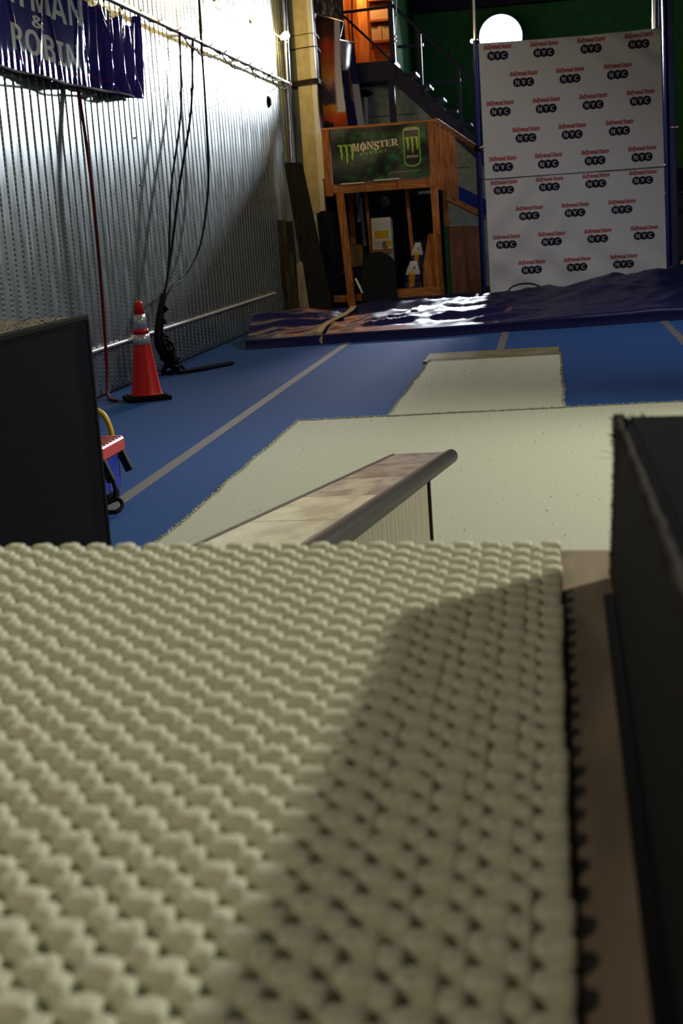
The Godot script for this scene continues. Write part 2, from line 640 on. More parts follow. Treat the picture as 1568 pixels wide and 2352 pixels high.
func build_ramp() -> void:
	# deck: frame and plywood, at the right a strip of ply shows
	var deck := thing("ramp_deck", "plywood ramp deck in the foreground, bare brown strip showing right of the bristle mat", "ramp", V(-0.5, 0, -1.3))
	var st := tool()
	var dy := -0.014
	var c := [V(-1.9, ramp_y(-1.9, -2.25) + dy, -2.25), V(0.62, ramp_y(0.62, -2.25) + dy, -2.25), V(0.62, ramp_y(0.62, 0.5) + dy, 0.5), V(-1.9, ramp_y(-1.9, 0.5) + dy, 0.5)]
	var mid: Vector3 = (c[0] + c[2]) / 2.0 - V(0, 0.01, 0)
	quad(st, c[0], c[1], c[2], c[3], mid)
	var dn := V(0, -0.02, 0)
	quad(st, c[0] + dn, c[1] + dn, c[2] + dn, c[3] + dn, mid)
	for k in 4:
		quad(st, c[k], c[(k + 1) % 4], c[(k + 1) % 4] + dn, c[k] + dn, mid)
	part("deck_board", st, M.ply, deck)
	for xx in [-1.82, -0.6, 0.55]:
		for zz in [-2.15, 0.4]:
			st = tool()
			box(st, V(xx - 0.045, 0.0, zz - 0.045), V(xx + 0.045, ramp_y(xx, zz) - 0.036, zz + 0.045))
			part("post", st, M.lumber_y, deck)
	st = tool()
	bar(st, V(-1.9, ramp_y(-1.9, -2.2) - 0.1, -2.21), V(0.62, ramp_y(0.62, -2.2) - 0.1, -2.21), 0.04, 0.13)
	part("front_joist", st, M.lumber_x, deck)

	# bristle mat on the deck
	var bx := Vector3(1, -0.0327, 0).normalized()
	var bz := Vector3(0.012, 0.0, 1).normalized()
	var by := bz.cross(bx).normalized()
	bz = bx.cross(by).normalized()
	var org := V(0, ramp_y(0, -2.2), -2.19)   # right far corner, x to the left is negative
	var mat := thing("bristle_mat", "cream bristle mat of raised square tufts covering the ramp in the foreground", "mat", org)
	mat.transform = Transform3D(Basis(bx, by, bz), org)
	st = tool()
	box(st, V(-1.1, -0.011, 0.0), V(-0.003, 0.0, 2.6), 0.002)
	var base := MeshInstance3D.new()
	base.mesh = done(st)
	base.material_override = M.mat_base
	base.name = "mat_base"
	mat.add_child(base)
	# tufts: bundles of bristles, fluted sides, domed ragged tops; four kinds
	var kinds := []
	for v in 4:
		st = tool()
		st.set_smooth_group(0)
		var sides := 22
		var rings := []
		var heights := [0.0, 0.45, 0.82, 1.0, 1.04]
		var widths := [0.97, 1.0, 1.0, 0.92, 0.66]
		for l in 5:
			var ring := []
			for k in sides:
				var a := TAU * k / sides
				var cx := cos(a)
				var sx := sin(a)
				var e := pow(pow(absf(cx), 4.5) + pow(absf(sx), 4.5), -1.0 / 4.5)
				var fl := 1.0 - 0.045 * (k % 2) + rng.randf_range(-0.03, 0.03)
				ring.append(V(cx * e * 0.0150 * widths[l] * fl, 0.0150 * heights[l] * (1.0 + (rng.randf_range(-0.1, 0.1) if l > 1 else 0.0)), sx * e * 0.0110 * widths[l] * fl))
			rings.append(ring)
		var hub := V(0, 0.0160, 0)
		for l in 4:
			for k in sides:
				quad(st, rings[l][k], rings[l][(k + 1) % sides], rings[l + 1][(k + 1) % sides], rings[l + 1][k], V(0, 0.006, 0))
		for k in sides:
			tri(st, hub, rings[4][k], rings[4][(k + 1) % sides], V(0, -0.1, 0))
		kinds.append(done(st))
	var places := []
	var row := 0
	var z := 0.014
	while z < 2.5:
		var x := -0.017 - 0.0215 * (row % 2)
		while x > -1.09:
			places.append(V(x + rng.randf_range(-0.0018, 0.0018), 0.0, z + rng.randf_range(-0.0018, 0.0018)))
			x -= 0.043
		z += 0.0256
		row += 1
	var cam_at := mat.transform.affine_inverse() * V(0, 1.55, 0)
	var fwd := mat.transform.basis.inverse() * V(-0.144, -0.192, -0.971)
	# keep what the frame can show in front, nearest first
	var seen := []
	var rest := []
	for p in places:
		var d: Vector3 = p - cam_at
		var depth := d.dot(fwd)
		var away: float = mat.transform.basis.inverse().x.dot(d)
		var wx: float = (mat.transform * p).x
		var wz: float = (mat.transform * p).z
		if wz < -0.85 and wx > -1.95 * 0.23 * -wz - 0.0 and depth > 0.75:
			seen.append([d.length(), p])
		else:
			rest.append(p)
	seen.sort_custom(func(a, b): return a[0] < b[0])
	for k in range(300, seen.size()):
		rest.append(seen[k][1])
	for k in mini(300, seen.size()):
		var o := MeshInstance3D.new()
		o.mesh = kinds[k % 4]
		o.material_override = M.bristle
		o.name = "bristle_tuft" if k == 0 else "bristle_tuft_%03d" % k
		o.position = seen[k][1]
		o.scale.x = narrow(seen[k][1])
		o.rotation.y = rng.randf_range(-0.06, 0.06) + (PI if k % 3 == 0 else 0.0)
		mat.add_child(o, true)
	var mm := MultiMesh.new()
	mm.transform_format = MultiMesh.TRANSFORM_3D
	kinds[1].surface_set_material(0, M.bristle)
	mm.mesh = kinds[1]
	mm.instance_count = rest.size()
	for k in rest.size():
		mm.set_instance_transform(k, Transform3D(Basis(Vector3.UP, rng.randf_range(-0.06, 0.06) + (PI if k % 3 == 0 else 0.0)) * Basis.from_scale(V(narrow(rest[k]), 1, 1)), rest[k]))
	var mi := MultiMeshInstance3D.new()
	mi.name = "far_tufts"
	mi.multimesh = mm
	mi.set_meta("kind", "stuff")
	mat.add_child(mi)

	# black side block along the right of the deck
	var blk := thing("side_block", "low black block with a frayed carpet edge along the right of the ramp", "block", V(0.4, 1.03, -1.0))
	st = tool()
	var top := func(zz: float) -> float: return 1.252 + 0.024 * (zz + 2.08)
	var bot := func(_zz: float) -> float: return ramp_y(0.06, 0.0) + dy + 0.002
	var zf := -2.08
	var zn := 0.4
	var P := [V(0.066, bot.call(zf), zf), V(0.045, bot.call(zn) , zn), V(0.081, top.call(zn), zn), V(0.080, top.call(zf), zf), V(1.0, bot.call(zf) - 0.03, zf), V(1.0, bot.call(zn) - 0.03, zn), V(1.0, top.call(zn) - 0.02, zn), V(1.0, top.call(zf) - 0.02, zf)]
	var bm := V(0.5, 1.15, -0.9)
	quad(st, P[0], P[1], P[2], P[3], bm)
	quad(st, P[4], P[5], P[6], P[7], bm)
	quad(st, P[0], P[3], P[7], P[4], bm)
	quad(st, P[1], P[2], P[6], P[5], bm)
	quad(st, P[0], P[1], P[5], P[4], bm)
	quad(st, P[3], P[2], P[6], P[7], bm)
	part("carpet_body", st, M.black_carpet, blk)
	st = tool()
	quad(st, V(0.10, top.call(zf + 0.02) + 0.006, zf + 0.02), V(0.98, top.call(zf + 0.02) - 0.014, zf + 0.02), V(0.98, top.call(zn) - 0.014, zn), V(0.10, top.call(zn) + 0.006, zn), V(0.5, 0.5, -1.3))
	for q in [[zf + 0.02, zf + 0.021], [zn - 0.001, zn]]:
		box(st, V(0.10, top.call(zf) - 0.01, q[0]), V(0.98, top.call(zf) + 0.004, q[1]), 0.0)
	part("top_pad", st, M.black_top, blk)
	# frayed trim along the upper edge and down the far corner
	st = tool()
	var line := []
	for k in 60:
		var zz := lerpf(zf + 0.01, zn, k / 59.0)
		line.append(V(0.083 + rng.randf_range(-0.002, 0.002), top.call(zz) + 0.003 + rng.randf_range(-0.002, 0.002), zz))
	tube(st, line, 0.0055, 7)
	part("edge_trim", st, M.fray, blk)
	st = tool()
	for k in 620:
		var zz := zf + (zn - zf) * pow(rng.randf(), 2.2)
		var s := V(0.082 + rng.randf_range(-0.004, 0.008), top.call(zz) + 0.004, zz)
		var d := V(rng.randf_range(-0.8, 0.35), rng.randf_range(0.1, 1.0), rng.randf_range(-0.8, 0.5)).normalized() * rng.randf_range(0.004, 0.010)
		fibre(st, s, d, 0.0007)
	for k in 900:
		var s := V(0.079 + rng.randf_range(-0.004, 0.05) , top.call(zf) + rng.randf_range(-0.035, 0.004), zf + rng.randf_range(-0.004, 0.03))
		var d := V(rng.randf_range(-1, 0.5), rng.randf_range(-0.2, 1.0), rng.randf_range(-1, 0.4)).normalized() * rng.randf_range(0.004, 0.012)
		fibre(st, s, d, 0.0008)
	for k in 500:
		var yy := rng.randf()
		var s := V(lerpf(0.066, 0.080, yy), lerpf(bot.call(zf), top.call(zf), yy), zf + rng.randf_range(0, 0.01))
		fibre(st, s, V(-1, rng.randf_range(-0.4, 0.4), rng.randf_range(-0.8, 0.4)).normalized() * rng.randf_range(0.002, 0.006), 0.0006)
	# two loose threads
	fibre(st, V(0.074, top.call(zf) - 0.045, zf), V(-0.022, 0.004, 0), 0.0004)
	fibre(st, V(0.074, top.call(zf) - 0.052, zf), V(-0.028, 0.0, 0), 0.0004)
	var fz := part("frayed_fibres", st, M.fray, blk)
	fz.set_meta("kind", "stuff")
	# black kick board along the foot
	st = tool()
	var kb := PackedVector2Array([Vector2(-1.98, 0.0), Vector2(-1.92, 0.016), Vector2(0.4, 0.022), Vector2(0.4, 0.0)])
	slab(st, kb, func(a: float, b: float, d: float) -> Vector3: return V(lerpf(0.052, 0.036, (a + 1.98) / 2.38) + 0.012 * d, bot.call(a) + b, a))
	part("kick_board", st, M.black_rubber, blk)

	# tall black block on the left
	var tall := thing("tall_block", "tall black painted box with bare plywood top at the left of the ramp", "block", V(-2.4, 0, -5.2))
	st = tool()
	box(st, V(-2.0, 0.0, -6.3), V(-1.98, 1.205, -3.6), 0.003)
	part("side_panel", st, M.black_paint, tall)
	st = tool()
	box(st, V(-2.9, 0.0, -6.3), V(-2.0, 1.185, -6.28), 0.003)
	part("end_panel", st, M.black_paint, tall)
	st = tool()
	box(st, V(-2.9, 0.0, -3.62), V(-2.0, 1.185, -3.6), 0.003)
	part("end_panel", st, M.black_paint, tall)
	st = tool()
	box(st, V(-2.92, 0.0, -6.3), V(-2.9, 1.185, -3.6), 0.003)
	part("back_panel", st, M.black_paint, tall)
	st = tool()
	box(st, V(-2.92, 1.19, -6.3), V(-2.002, 1.21, -3.6), 0.003)
	part("plywood_top", st, M.ply_edge, tall)
	st = tool()
	box(st, V(-2.004, 1.19, -6.305), V(-1.974, 1.218, -3.6), 0.008)
	bar(st, V(-1.984, 0.0, -6.29), V(-1.984, 1.2, -6.29), 0.022, 0.03, 0.008)
	part("edge_strip", st, M.black_rubber, tall)
	# splintered veneer along the top
	st = tool()
	for k in 60:
		var s := V(rng.randf_range(-2.3, -2.01), 1.21, rng.randf_range(-6.25, -5.4))
		var d := V(rng.randf_range(-0.4, 0.4), rng.randf_range(0.02, 0.25), rng.randf_range(-1, 1)).normalized() * rng.randf_range(0.02, 0.07)
		fibre(st, s, d, 0.0025)
	var sp := part("splinters", st, M.ply_edge, tall)
	sp.set_meta("kind", "stuff")

func fibre(st: SurfaceTool, s: Vector3, d: Vector3, w: float) -> void:
	var ax := ring_axes(d.normalized())
	var a: Vector3 = s + ax[0] * w
	var b: Vector3 = s - ax[0] * w * 0.5 + ax[1] * w * 0.87
	var c: Vector3 = s - ax[0] * w * 0.5 - ax[1] * w * 0.87
	var tip := s + d
	st.set_smooth_group(-1)
	tri(st, a, b, tip, s + d * 0.3)
	tri(st, b, c, tip, s + d * 0.3)
	tri(st, c, a, tip, s + d * 0.3)

# ------------------------------------------------------------------ carpets, turf, rail box, cone, box on the left
func turf_piece(n: String, label: String, lo: Vector2, hi: Vector2, h: float, seed_: int, count: int) -> void:
	var t := thing(n, label, "turf", V((lo.x + hi.x) / 2, 0, (lo.y + hi.y) / 2))
	var nz := FastNoiseLite.new()
	nz.seed = seed_
	nz.frequency = 1.3
	var st := tool()
	var pts := PackedVector2Array()
	var per := 40
	for side in 4:
		for k in per:
			var f := float(k) / per
			var p := Vector2(lerpf(lo.x, hi.x, f), lo.y) if side == 0 else Vector2(hi.x, lerpf(lo.y, hi.y, f)) if side == 1 else Vector2(lerpf(hi.x, lo.x, f), hi.y) if side == 2 else Vector2(lo.x, lerpf(hi.y, lo.y, f))
			var o := Vector2(0, -1) if side == 0 else Vector2(1, 0) if side == 1 else Vector2(0, 1) if side == 2 else Vector2(-1, 0)
			if k > 0:
				p += o * (0.016 * nz.get_noise_2d(p.x * 1.0, p.y * 1.0) + rng.randf_range(-0.006, 0.006))
			pts.append(p)
	slab(st, pts, func(a: float, b: float, d: float) -> Vector3: return V(a, 0.001 + h * d, b))
	part("turf_backing", st, M.turf, t)
	# blades: fringe all round and a scatter over the face
	var bl := tool()
	fibre(bl, Vector3.ZERO, V(0.003, 0.02, 0.0), 0.0028)
	var mesh := done(bl)
	mesh.surface_set_material(0, M.turf_blade)
	var mm := MultiMesh.new()
	mm.transform_format = MultiMesh.TRANSFORM_3D
	mm.mesh = mesh
	mm.instance_count = count
	for k in count:
		var p := Vector3.ZERO
		var lean := 0.0
		if k < count * 39 / 40:
			var i := rng.randi() % pts.size()
			var q := pts[i].lerp(pts[(i + 1) % pts.size()], rng.randf())
			p = V(q.x, 0.004 + h * rng.randf_range(0.2, 0.9), q.y)
			lean = 1.0
		else:
			p = V(rng.randf_range(lo.x, hi.x), h * 0.9, rng.randf_range(lo.y, hi.y))
			lean = 1.0
		var axis := V(rng.randf_range(-1, 1), 0, rng.randf_range(-1, 1)).normalized()
		var bs := Basis(axis, lean * rng.randf_range(0.6, 1.35)).scaled(Vector3.ONE * rng.randf_range(0.6, 1.2))
		mm.set_instance_transform(k, Transform3D(bs * Basis(Vector3.UP, rng.randf() * TAU), p))
	var mi := MultiMeshInstance3D.new()
	mi.name = "turf_pile"
	mi.multimesh = mm
	mi.set_meta("kind", "stuff")
	mi.position = -t.position
	t.add_child(mi)

func build_floor_things() -> void:
	var st: SurfaceTool
	# blue carpet rolls, taped at the seams
	var seams := [-4.36, -2.56, -0.59, 1.38, 3.35]
	var where := ["beside the corrugated wall, the orange cone standing on it", "under the left part of the wide cream turf", "under the right part of the cream turf, in the backdrop's shade", "at the right edge, beyond the seam on the right"]
	for k in 4:
		st = tool()
		box(st, V(seams[k] + 0.002, -0.03, -24.2), V(seams[k + 1] - 0.002, 0.0, -2.0), 0.003)
		single("carpet_roll", st, M.blue_carpet, "blue carpet roll " + where[k], "carpet", "blue carpet rolls on the floor")
	var tl := ["long grey seam tape on the blue carpet left of the cream turf", "short grey seam tape on the blue carpet between the turf runner and the navy mat", "grey seam tape on the blue carpet at the far right edge"]
	for k in 3:
		st = tool()
		var zz := -24.1 if k != 1 else -24.1
		var x: float = seams[k + 1]
		slab(st, PackedVector2Array([Vector2(x - 0.045, -2.2), Vector2(x + 0.045, -2.2), Vector2(x + 0.045, zz), Vector2(x - 0.045, zz)]), func(a: float, b: float, d: float) -> Vector3: return V(a + 0.006 * sin(b * 1.3), 0.0005 + 0.0015 * d, b))
		single("seam_tape", st, M.tape, tl[k], "tape", "grey seam tapes on the carpet")
	# turf
	turf_piece("landing_turf", "wide cream artificial turf landing below the ramp, the rail box standing on it", Vector2(-2.0, -11.5), Vector2(2.6, -1.6), 0.016, 3, 36000)
	turf_piece("turf_runner", "narrow cream turf runner leading from the wide turf to the grey plank", Vector2(-1.29, -15.75), Vector2(0.065, -11.49), 0.018, 5, 12000)
	var pk := tool()
	box(pk, V(-1.355, 0.0, -16.5), V(0.055, 0.022, -15.62), 0.006)
	single("grey_plank", pk, wood(31, Color(0.36, 0.35, 0.27), Color(0.47, 0.45, 0.35), 0, 1.5), "weathered grey board lying at the far end of the turf runner", "board")

	# rail box: sloped top between two pipes, plywood side, steel legs
	var rb := thing("rail_box", "sloping snowboard rail box with wooden top and dark steel pipes on the turf", "rail box", V(-0.7, 0.016, -5.5))
	var nl := V(-0.913, 0.80, -3.32)
	var nr := V(-0.631, 0.796, -3.32)
	var fl := V(-0.811, 0.372, -7.4)
	var fr := V(-0.550, 0.372, -7.4)
	var tops := []
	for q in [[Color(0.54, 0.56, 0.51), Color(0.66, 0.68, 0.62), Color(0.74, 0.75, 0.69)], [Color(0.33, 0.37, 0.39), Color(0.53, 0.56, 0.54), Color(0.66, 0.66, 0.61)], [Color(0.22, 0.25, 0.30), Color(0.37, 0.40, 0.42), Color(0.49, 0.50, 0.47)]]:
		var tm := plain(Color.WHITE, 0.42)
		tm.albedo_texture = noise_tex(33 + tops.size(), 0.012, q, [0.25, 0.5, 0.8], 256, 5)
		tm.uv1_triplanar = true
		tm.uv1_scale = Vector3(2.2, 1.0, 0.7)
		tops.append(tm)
	var up := V(0, 0.02, 0)
	# top boards, laid in five lengths
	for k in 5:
		st = tool()
		var f0 := k / 5.0 + (0.0012 if k > 0 else 0.0)
		var f1 := (k + 1) / 5.0 - 0.0012
		var a := nl.lerp(fl, f0) + V(0.012, 0, 0)
		var b := nr.lerp(fr, f0) - V(0.012, 0, 0)
		var c := nr.lerp(fr, f1) - V(0.012, 0, 0)
		var d := nl.lerp(fl, f1) + V(0.012, 0, 0)
		var mid := (a + c) / 2.0 - up * 0.5
		quad(st, a, b, c, d, mid)
		quad(st, a - up, b - up, c - up, d - up, mid)
		quad(st, a, b, b - up, a - up, mid)
		quad(st, b, c, c - up, b - up, mid)
		quad(st, c, d, d - up, c - up, mid)
		quad(st, d, a, a - up, d - up, mid)
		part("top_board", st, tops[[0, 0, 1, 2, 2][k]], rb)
	var pipe_m := mottled(34, 0.05, Color(0.085, 0.085, 0.09), Color(0.145, 0.125, 0.115), Vector3(2, 2, 2), 0.5)
	pipe_m.metallic = 0.2
	st = tool()
	tube(st, [nr + V(0.02, -0.024, 0.02), fr + V(0.02, -0.024, 0)], 0.036, 18)
	part("pipe", st, pipe_m, rb)
	st = tool()
	tube(st, [nl + V(-0.008, -0.018, 0.02), fl + V(-0.008, -0.018, 0)], 0.02, 16)
	part("pipe", st, pipe_m, rb)
	var side_m := wood(35, Color(0.45, 0.44, 0.38), Color(0.53, 0.51, 0.44), 1, 5.0)
	st = tool()
	var tp := func(z: float) -> float: return lerpf(0.766, 0.372, (z + 3.64) / -3.76)
	slab(st, PackedVector2Array([Vector2(-3.66, 0.02), Vector2(-6.05, 0.02), Vector2(-6.05, tp.call(-6.05) - 0.045), Vector2(-3.66, 0.715)]), func(a: float, b: float, d: float) -> Vector3: return V(lerpf(-0.60, -0.535, (a + 3.66) / -2.4) - 0.018 * d, b, a))
	part("side_panel", st, side_m, rb)
	st = tool()
	slab(st, PackedVector2Array([Vector2(-3.66, 0.02), Vector2(-6.05, 0.02), Vector2(-6.05, tp.call(-6.05) - 0.045), Vector2(-3.66, 0.715)]), func(a: float, b: float, d: float) -> Vector3: return V(lerpf(-0.90, -0.85, (a + 3.66) / -2.4) + 0.018 * d, b, a))
	part("side_panel", st, side_m, rb)
	for q in [[-0.537, -6.06], [-0.845, -6.06], [-0.61, -3.68], [-0.89, -3.68]]:
		st = tool()
		box(st, V(q[0] - 0.014, 0.017, q[1] - 0.014), V(q[0] + 0.014, tp.call(q[1]) - 0.03, q[1] + 0.014), 0.003)
		part("leg", st, pipe_m, rb)

	# traffic cone
	var at := V(-3.79, 0.0, -13.65)
	var cone := thing("traffic_cone", "orange traffic cone with two silver reflective collars beside the corrugated wall", "traffic cone", at)
	st = tool()
	var bb := Basis(Vector3.UP, 0.45)
	boxt(st, Transform3D(bb, at + V(0, 0.021, 0)), V(0.40, 0.042, 0.40), 0.012)
	boxt(st, Transform3D(bb, at + V(0, 0.045, 0)), V(0.33, 0.014, 0.33), 0.006)
	part("rubber_base", st, M.black_rubber, cone)
	var rad := func(y: float) -> float: return lerpf(0.142, 0.028, (y - 0.05) / 0.86)
	st = tool()
	lathe(st, [Vector2(0.155, 0.045), Vector2(0.15, 0.055), Vector2(rad.call(0.09), 0.09), Vector2(rad.call(0.5), 0.5), Vector2(rad.call(0.9), 0.9), Vector2(0.026, 0.912), Vector2(0.018, 0.912), Vector2(0.016, 0.88)], at, 32)
	part("cone_body", st, M.cone, cone)
	for q in [[0.522, 0.615], [0.665, 0.80]]:
		st = tool()
		lathe(st, [Vector2(rad.call(q[0]) + 0.001, q[0]), Vector2(rad.call(q[0]) + 0.005, q[0] + 0.002), Vector2(rad.call(q[1]) + 0.005, q[1] - 0.002), Vector2(rad.call(q[1]) + 0.001, q[1])], at, 32)
		part("reflective_collar", st, M.collar, cone)
	st = tool()
	lathe(st, [Vector2(rad.call(0.615) + 0.002, 0.617), Vector2(rad.call(0.62) + 0.009, 0.62), Vector2(rad.call(0.66) + 0.009, 0.66), Vector2(rad.call(0.665) + 0.002, 0.664)], at, 32)
	part("raised_band", st, M.cone, cone)
	st = tool()
	lathe(st, [Vector2(rad.call(0.80) + 0.002, 0.80), Vector2(rad.call(0.80) + 0.008, 0.803), Vector2(0.036, 0.90), Vector2(0.03, 0.916), Vector2(0.02, 0.918), Vector2(0.0, 0.912)], at, 32)
	part("cone_tip", st, M.cone, cone)

	# red lidded box half hidden by the tall block, with hoses
	var ub := thing("utility_box", "small blue utility box with a ribbed red lid, half hidden behind the tall black box", "box", V(-2.72, 0, -8.38))
	st = tool()
	box(st, V(-2.96, 0.06, -8.59), V(-2.585, 0.28, -8.17), 0.015)
	part("box_body", st, plain(Color(0.11, 0.17, 0.50), 0.4), ub)
	st = tool()
	box(st, V(-2.98, 0.28, -8.61), V(-2.55, 0.365, -8.15), 0.012)
	for k in 7:
		box(st, V(-2.97, 0.365, -8.59 + k * 0.064), V(-2.56, 0.371, -8.56 + k * 0.064), 0.002)
	part("lid", st, plain(Color(0.60, 0.20, 0.19), 0.45), ub)
	for q in [[-2.575, -8.57], [-2.955, -8.57], [-2.575, -8.19], [-2.955, -8.19]]:
		st = tool()
		bar(st, V(q[0], 0.285, q[1]), V(q[0] + (0.05 if q[0] > -2.7 else -0.05), 0.16 if q[0] > -2.7 else 0.0, q[1]), 0.03, 0.05, 0.006)
		part("side_strap", st, plain(Color(0.10, 0.10, 0.10), 0.5), ub)
	st = tool()
	box(st, V(-2.94, 0.0, -8.57), V(-2.60, 0.062, -8.19), 0.01)
	part("base", st, M.black_rubber, ub)
	st = tool()
	tube(st, smooth([V(-2.63, 0.19, -8.36), V(-2.585, 0.17, -8.34), V(-2.555, 0.11, -8.33), V(-2.56, 0.05, -8.33), V(-2.62, 0.016, -8.33), V(-2.75, 0.014, -8.36)]), 0.012, 10)
	single("black_hose", st, M.black_cable, "black hose bending to the carpet in front of the red lidded box", "hose")
	st = tool()
	tube(st, smooth([V(-3.05, 0.50, -9.0), V(-2.90, 0.50, -9.0), V(-2.80, 0.46, -9.0), V(-2.758, 0.38, -9.0), V(-2.75, 0.28, -9.0), V(-2.79, 0.1, -9.0), V(-2.9, 0.02, -9.0)]), 0.018, 10)
	single("yellow_hose", st, plain(Color(0.62, 0.50, 0.06), 0.45), "thick yellow hose arching behind the red lidded box", "hose")
	st = tool()
	tube(st, smooth([V(-2.55, 0.012, -8.06), V(-2.47, 0.014, -8.05), V(-2.45, 0.04, -8.1), V(-2.48, 0.07, -8.12), V(-2.55, 0.05, -8.1)]), 0.012, 8)
	single("cable_coil", st, M.black_cable, "small black cable coil on the carpet at the foot of the tall black box", "cable")

# ------------------------------------------------------------------ things along the corrugated wall
func build_wall_things() -> void:
	var st: SurfaceTool
	# white conduit low on the wall
	var con := thing("wall_conduit", "thin white conduit running low along the corrugated wall", "conduit", V(WX + 0.03, 0.44, -15.0))
	st = tool()
	tube(st, [V(WX + 0.03, 0.46, -8.0), V(WX + 0.03, 0.44, -23.9)], 0.018, 10)
	part("conduit", st, M.white_conduit, con)
	for k in 5:
		st = tool()
		boxt(st, Transform3D(Basis(), V(WX + 0.022, 0.45, -10.0 - k * 3.2)), V(0.045, 0.05, 0.03), 0.006)
		part("clip", st, M.galv, con)
	# pipe that the banner hangs from
	var pipe := thing("hanging_pipe", "long galvanised pipe under the ceiling bulbs on the corrugated wall, banner hanging from it", "pipe", V(WX + 0.12, 3.87, -18.0))
	st = tool()
	tube(st, [V(WX + 0.13, 3.87, -7.0), V(WX + 0.13, 3.84, -26.3)], 0.03, 12)
	part("pipe", st, M.galv, pipe)
	for k in 6:
		st = tool()
		bar(st, V(WX - 0.03, 3.86, -8.5 - k * 3.4), V(WX + 0.12, 3.86, -8.5 - k * 3.4), 0.03, 0.03, 0.004)
		part("bracket", st, M.galv, pipe)
	# cables sagging under the pipe
	var sags := [[-18.2, -20.6, 0.15, "black cable loop sagging under the galvanised pipe, nearest the banner"], [-20.4, -22.6, 0.14, "black cable loop sagging under the middle of the galvanised pipe"], [-22.4, -24.3, 0.12, "black cable loop under the galvanised pipe below the far bulbs"], [-24.1, -26.0, 0.14, "black cable loop under the galvanised pipe next to the beige column"]]
	for s in sags:
		st = tool()
		var line := []
		for k in 15:
			var f := k / 14.0
			line.append(V(WX + 0.16, 3.83 - s[2] * 4.0 * f * (1 - f) + 0.012 * sin(f * 25.0), lerpf(s[0], s[1], f)))
		tube(st, line, 0.011, 7)
		single("cable_loop", st, M.black_cable, s[3], "cable", "cable loops under the pipe")
	st = tool()
	var wrap := []
	for k in 160:
		var f := k / 159.0
		wrap.append(V(WX + 0.13 + 0.042 * cos(f * 70.0), 3.87 - 0.03 * f + 0.045 * sin(f * 70.0), lerpf(-16.4, -26.2, f)))
	tube(st, wrap, 0.009, 6)
	single("wrapped_cable", st, plain(Color(0.35, 0.25, 0.22), 0.5), "brown cable wound along the galvanised pipe", "cable")

	# string of bulbs
	var strand := thing("light_string_wire", "thin grey wire carrying the bulb sockets high along the corrugated wall", "wire", V(WX + 0.15, 4.5, -18.0))
	st = tool()
	var wire := []
	for k in 41:
		var z := -9.0 - k * 0.43
		wire.append(V(WX + 0.16, 4.53 - 0.02 * sin((k % 6) / 6.0 * PI), z))
	tube(st, wire, 0.011, 8)
	part("wire", st, M.galv, strand)
	var bl := ["warm bulb on the wire nearest the beige column", "warm bulb second from the beige column", "warm bulb third from the beige column, at the top edge", "warm bulb fourth from the beige column", "warm bulb fifth from the beige column", "warm bulb sixth from the beige column"]
	for k in 6:
		var z := -25.35 + k * 2.5
		var p := V(WX + 0.20, 4.50, z)
		var b := thing("light_bulb", bl[k], "bulb", p, "bulbs on the wire")
		st = tool()
		lathe(st, [Vector2(0.0, 0.05), Vector2(0.024, 0.05), Vector2(0.026, -0.03), Vector2(0.02, -0.045), Vector2(0.0, -0.045)], V(WX + 0.16, 4.50, z), 14)
		part("socket", st, plain(Color(0.25, 0.24, 0.2), 0.5), b)
		st = tool()
		var bs := Basis(V(0, 0, 1), -1.1)
		lathe(st, [Vector2(0.02, 0.0), Vector2(0.035, 0.03), Vector2(0.058, 0.07), Vector2(0.066, 0.1), Vector2(0.058, 0.135), Vector2(0.035, 0.158), Vector2(0.0, 0.165)], V(WX + 0.17, 4.49, z), 18, bs)
		part("glowing_bulb", st, glow(Color(1.0, 0.90, 0.60), 9.0), b)
		omni("bulb_light", V(WX + 0.17, 4.49, z) + bs * V(0, 0.1, 0), Color(1.0, 0.86, 0.55), 1.3, 0.05)

	banner()

	# red cable hanging from the banner
	st = tool()
	tube(st, smooth([V(-4.36, 3.0, -14.25), V(-4.34, 2.85, -14.25), V(-4.29, 2.1, -14.19), V(-4.29, 1.3, -14.2), V(-4.29, 0.4, -14.13), V(-4.27, 0.1, -14.0), V(-4.2, 0.016, -13.8), V(-4.05, 0.014, -13.55)]), 0.016, 8)
	single("red_cable", st, M.red_cable, "dark red cable hanging down the corrugated wall from the banner to the floor", "cable")
	# black cables hanging to the heap behind the cone
	st = tool()
	tube(st, smooth([V(-4.25, 3.84, -18.9), V(-4.25, 2.97, -18.5), V(-4.25, 2.08, -17.6), V(-4.25, 1.2, -16.8), V(-4.25, 0.79, -16.35)]), 0.016, 8)
	tube(st, smooth([V(-4.24, 3.84, -18.2), V(-4.24, 2.9, -17.9), V(-4.24, 2.0, -17.1), V(-4.24, 1.2, -16.7), V(-4.24, 0.79, -16.33)]), 0.013, 8)
	single("hanging_cables", st, M.black_cable, "pair of black cables slanting down the corrugated wall to the heap behind the cone", "cables")
	st = tool()
	tube(st, smooth([V(-4.25, 4.9, -19.5), V(-4.25, 3.9, -19.4), V(-4.25, 2.75, -19.28), V(-4.25, 2.04, -19.09), V(-4.25, 1.35, -18.4), V(-4.25, 1.0, -17.5), V(-4.24, 0.92, -16.8), V(-4.23, 0.79, -16.35)]), 0.016, 8)
	single("looped_cable", st, M.black_cable, "black cable dropping straight then curving left across the corrugated wall", "cable")
	st = tool()
	var heap := thing("cable_heap", "heap of black cables tied to the wall behind the orange cone", "cables", V(-4.1, 0, -15.9))
